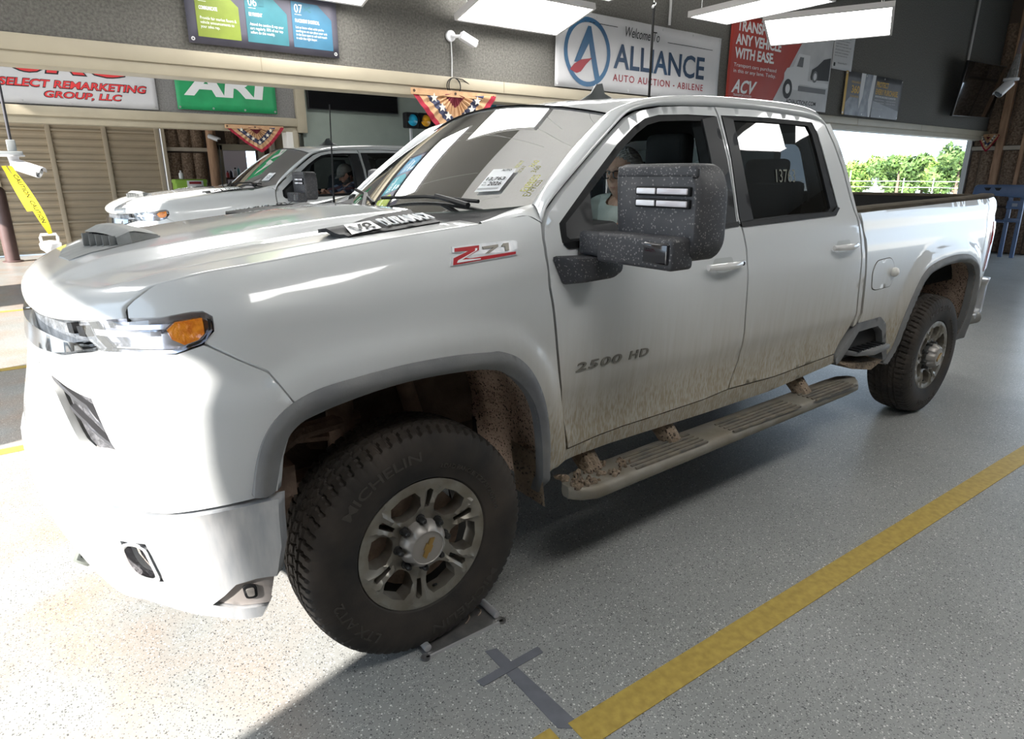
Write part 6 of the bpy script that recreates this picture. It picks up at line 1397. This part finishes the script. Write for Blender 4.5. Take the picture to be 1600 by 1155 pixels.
# store room goods
t = empty('store_shelf', (3.75,15.3,0), 'dark table piled with goods inside the far doorway', 'table'); DW = mat('shelf_dark_wood', (.10,.06,.045), .7)
MB().box(-.45,.45,-.3,.3,1.52,1.57).obj('shelf_board', DW, t); MB().box(-.45,.45,-.3,.3,1.10,1.14).obj('shelf_board', DW, t)
for sx in (-.42,.42):
    for sy in (-.27,.27): MB().box(sx-.03,sx+.03,sy-.03,sy+.03,0,1.52).obj('leg', DW, t)
gc = [(.5,.05,.05),(.05,.05,.06),(.55,.53,.5),(.10,.22,.20),(.03,.03,.03),(.45,.1,.08),(.6,.6,.62),(.04,.05,.08)]; gn = ['red','black','cream','dark green','small black','brick red','pale','navy']
for k in range(8):
    bottle('%s bottle in the row on the table inside the far doorway' % gn[k], (3.42+.095*k,15.15+.06*(k % 2),1.57), .035+.006*(k % 3), .16+.04*((k*5) % 4), mat('goods_%d' % k, gc[k], .4), STEEL if k % 2 else BLK)
# blue rack at the right
t = empty('plastic_rack', (15.2,2.2,0), 'blue plastic rack standing at the insulated wall behind the tailgate', 'rack')
BP = mat('rack_blue', (.085,.14,.27), .4, var=.1)
MB().prism([(-.46,1.20),(-.44,1.40),(-.40,1.44),(.40,1.44),(.45,1.40),(.46,1.16),(.38,1.20),(-.30,1.24)], -.25, .25, lambda u, v, h: (h, -u, v)).obj('top_tray', BP, t, bevel=.02)
for y in (.02,.20): MB().prism([(-.06,1.385),(.06,1.385),(.02,1.33),(-.03,1.33)], -.262, -.24, lambda u, v, h: (h, y+u, v)).obj('tray_cutout', DARK, t)
for y in (-.42,-.22): MB().prism([(y-.03,1.32),(y+.04,1.32),(y+.02,.02),(y-.05,.02)], -.22, -.16, lambda u, v, h: (h, u, v)).obj('upright', BP, t, bevel=.01)
for z0, z1 in ((1.20,1.28),(.98,1.14),(.72,.80)): MB().box(-.23,-.15,-.45,-.17,z0,z1).obj('cross_rail', BP, t, bevel=.012)
MB().box(-.245,-.225,-.36,-.27,1.03,1.09).obj('latch', mat('latch_grey', (.3,.33,.4), .4), t)
for y in (.30,.42): MB().box(.12,.20,y-.03,y+.03,.0,1.32).obj('upright', BP, t, bevel=.01)
MB().box(-.15,.2,-.16,.40,.70,.74).obj('shelf_board', BP, t)
t = empty('leaning_board', (14.85,2.36,0), 'dark grey board leaning against the blue rack', 'board'); MB().prism([(-.22,.0),(.18,.0),(.26,.88),(.05,.98),(-.2,.72)], -.02, .02, lambda u, v, h: (h+.12*v, u, v)).obj('panel', mat('board_charcoal', (.07,.075,.07), .6, var=.1), t, bevel=.005)
t = empty('carton', (15.12,2.40,.742), 'small red and white carton on the blue rack shelf', 'box'); rbox('carton_body', -.10,.10,-.06,.06,0,.36, REDP, t, r=.006); MB().box(-.104,-.1,-.04,.03,.05,.33).obj('carton_label', PW, t)
# ================================================================== outside the exit
LEAF = mat('leaf_green', (.10,.20,.035), .6, col2=(.24,.34,.075), vscale=1.5); LEAF2 = mat('leaf_dark', (.055,.12,.03), .6, col2=(.14,.22,.06), vscale=1.5); BARK = mat('bark', (.16,.12,.09), .9)
def tree(label, x, y, h, r, m, nl=2000):
    t = empty('tree', (x, y, 0), label, 'tree', 'trees beyond the fence')
    MB().tube([(0,0,0),(.1,.05,h*.35),(0,.1,h*.7)], [.14,.10,.05], 8).obj('trunk', BARK, t, smooth=True)
    blobs = [(np.clip(rng.normal(0, r*.5), -r, r), np.clip(rng.normal(0, r*.6), -r*1.2, r*1.2), h*(.15+.72*rng.random()), r*(.35+.3*rng.random())) for _ in range(9)]
    V = []; Fc = []
    for k in range(nl):
        bx, by, bz, br = blobs[k % 9]; d = rng.normal(size=3); d /= np.linalg.norm(d); c = np.array([bx, by, bz])+d*br*(.6+.4*rng.random()); c[2] = max(.1, min(c[2], h*1.05))
        a = rng.normal(size=3); a /= np.linalg.norm(a); b = np.cross(a, d+.01); b /= np.linalg.norm(b)+1e-9; s = .14+.16*rng.random(); n = len(V)
        V += [tuple(c-a*s), tuple(c+b*s*.5), tuple(c+a*s), tuple(c-b*s*.5)]; Fc.append((n, n+1, n+2, n+3))
    mesh_obj('crown', V, Fc, m, t, kind='stuff')
spec = [(60,28.6,2.7,1.6),(66,29.6,2.9,1.7),(72,29.6,3.3,1.9),(60,23.6,3.5,1.6),(66,24.0,3.3,1.7),(72,23.6,3.5,1.9),(60,19.1,4.0,1.6),(66,18.4,3.7,1.8)]
nm = ['low pale green bush at the left end of the opening, beside the cab', 'rounded green tree second from the cab in the exit opening', 'broad green tree third from the cab in the exit opening', 'taller dark green tree in the middle of the exit opening', 'green bush right of the tall middle tree in the opening', 'leafy tree left of the tallest tree by the door jamb', 'tallest tree seen beyond the exit, near the door jamb', 'green tree at the right end of the opening, cut by the jamb']
for k, (x_, y, h, r) in enumerate(spec): tree(nm[k], x_, y, h, r, LEAF2 if k in (3,6) else LEAF)
t = empty('fence', (40,8,0), 'pale pipe fence beyond the exit opening', 'fence'); FM = mat('fence_grey', (.5,.5,.48), .5)
for k in range(8): MB().tube([(0,2+k*1.55,0),(0,2+k*1.55,1.45 if k != 5 else 1.9)], .03, 8).obj('post', FM, t, smooth=True)
for z in (1.28,.95,.62): MB().tube([(0,1.5,z),(0,13.5,z)], .016, 6).obj('rail', FM, t, smooth=True)
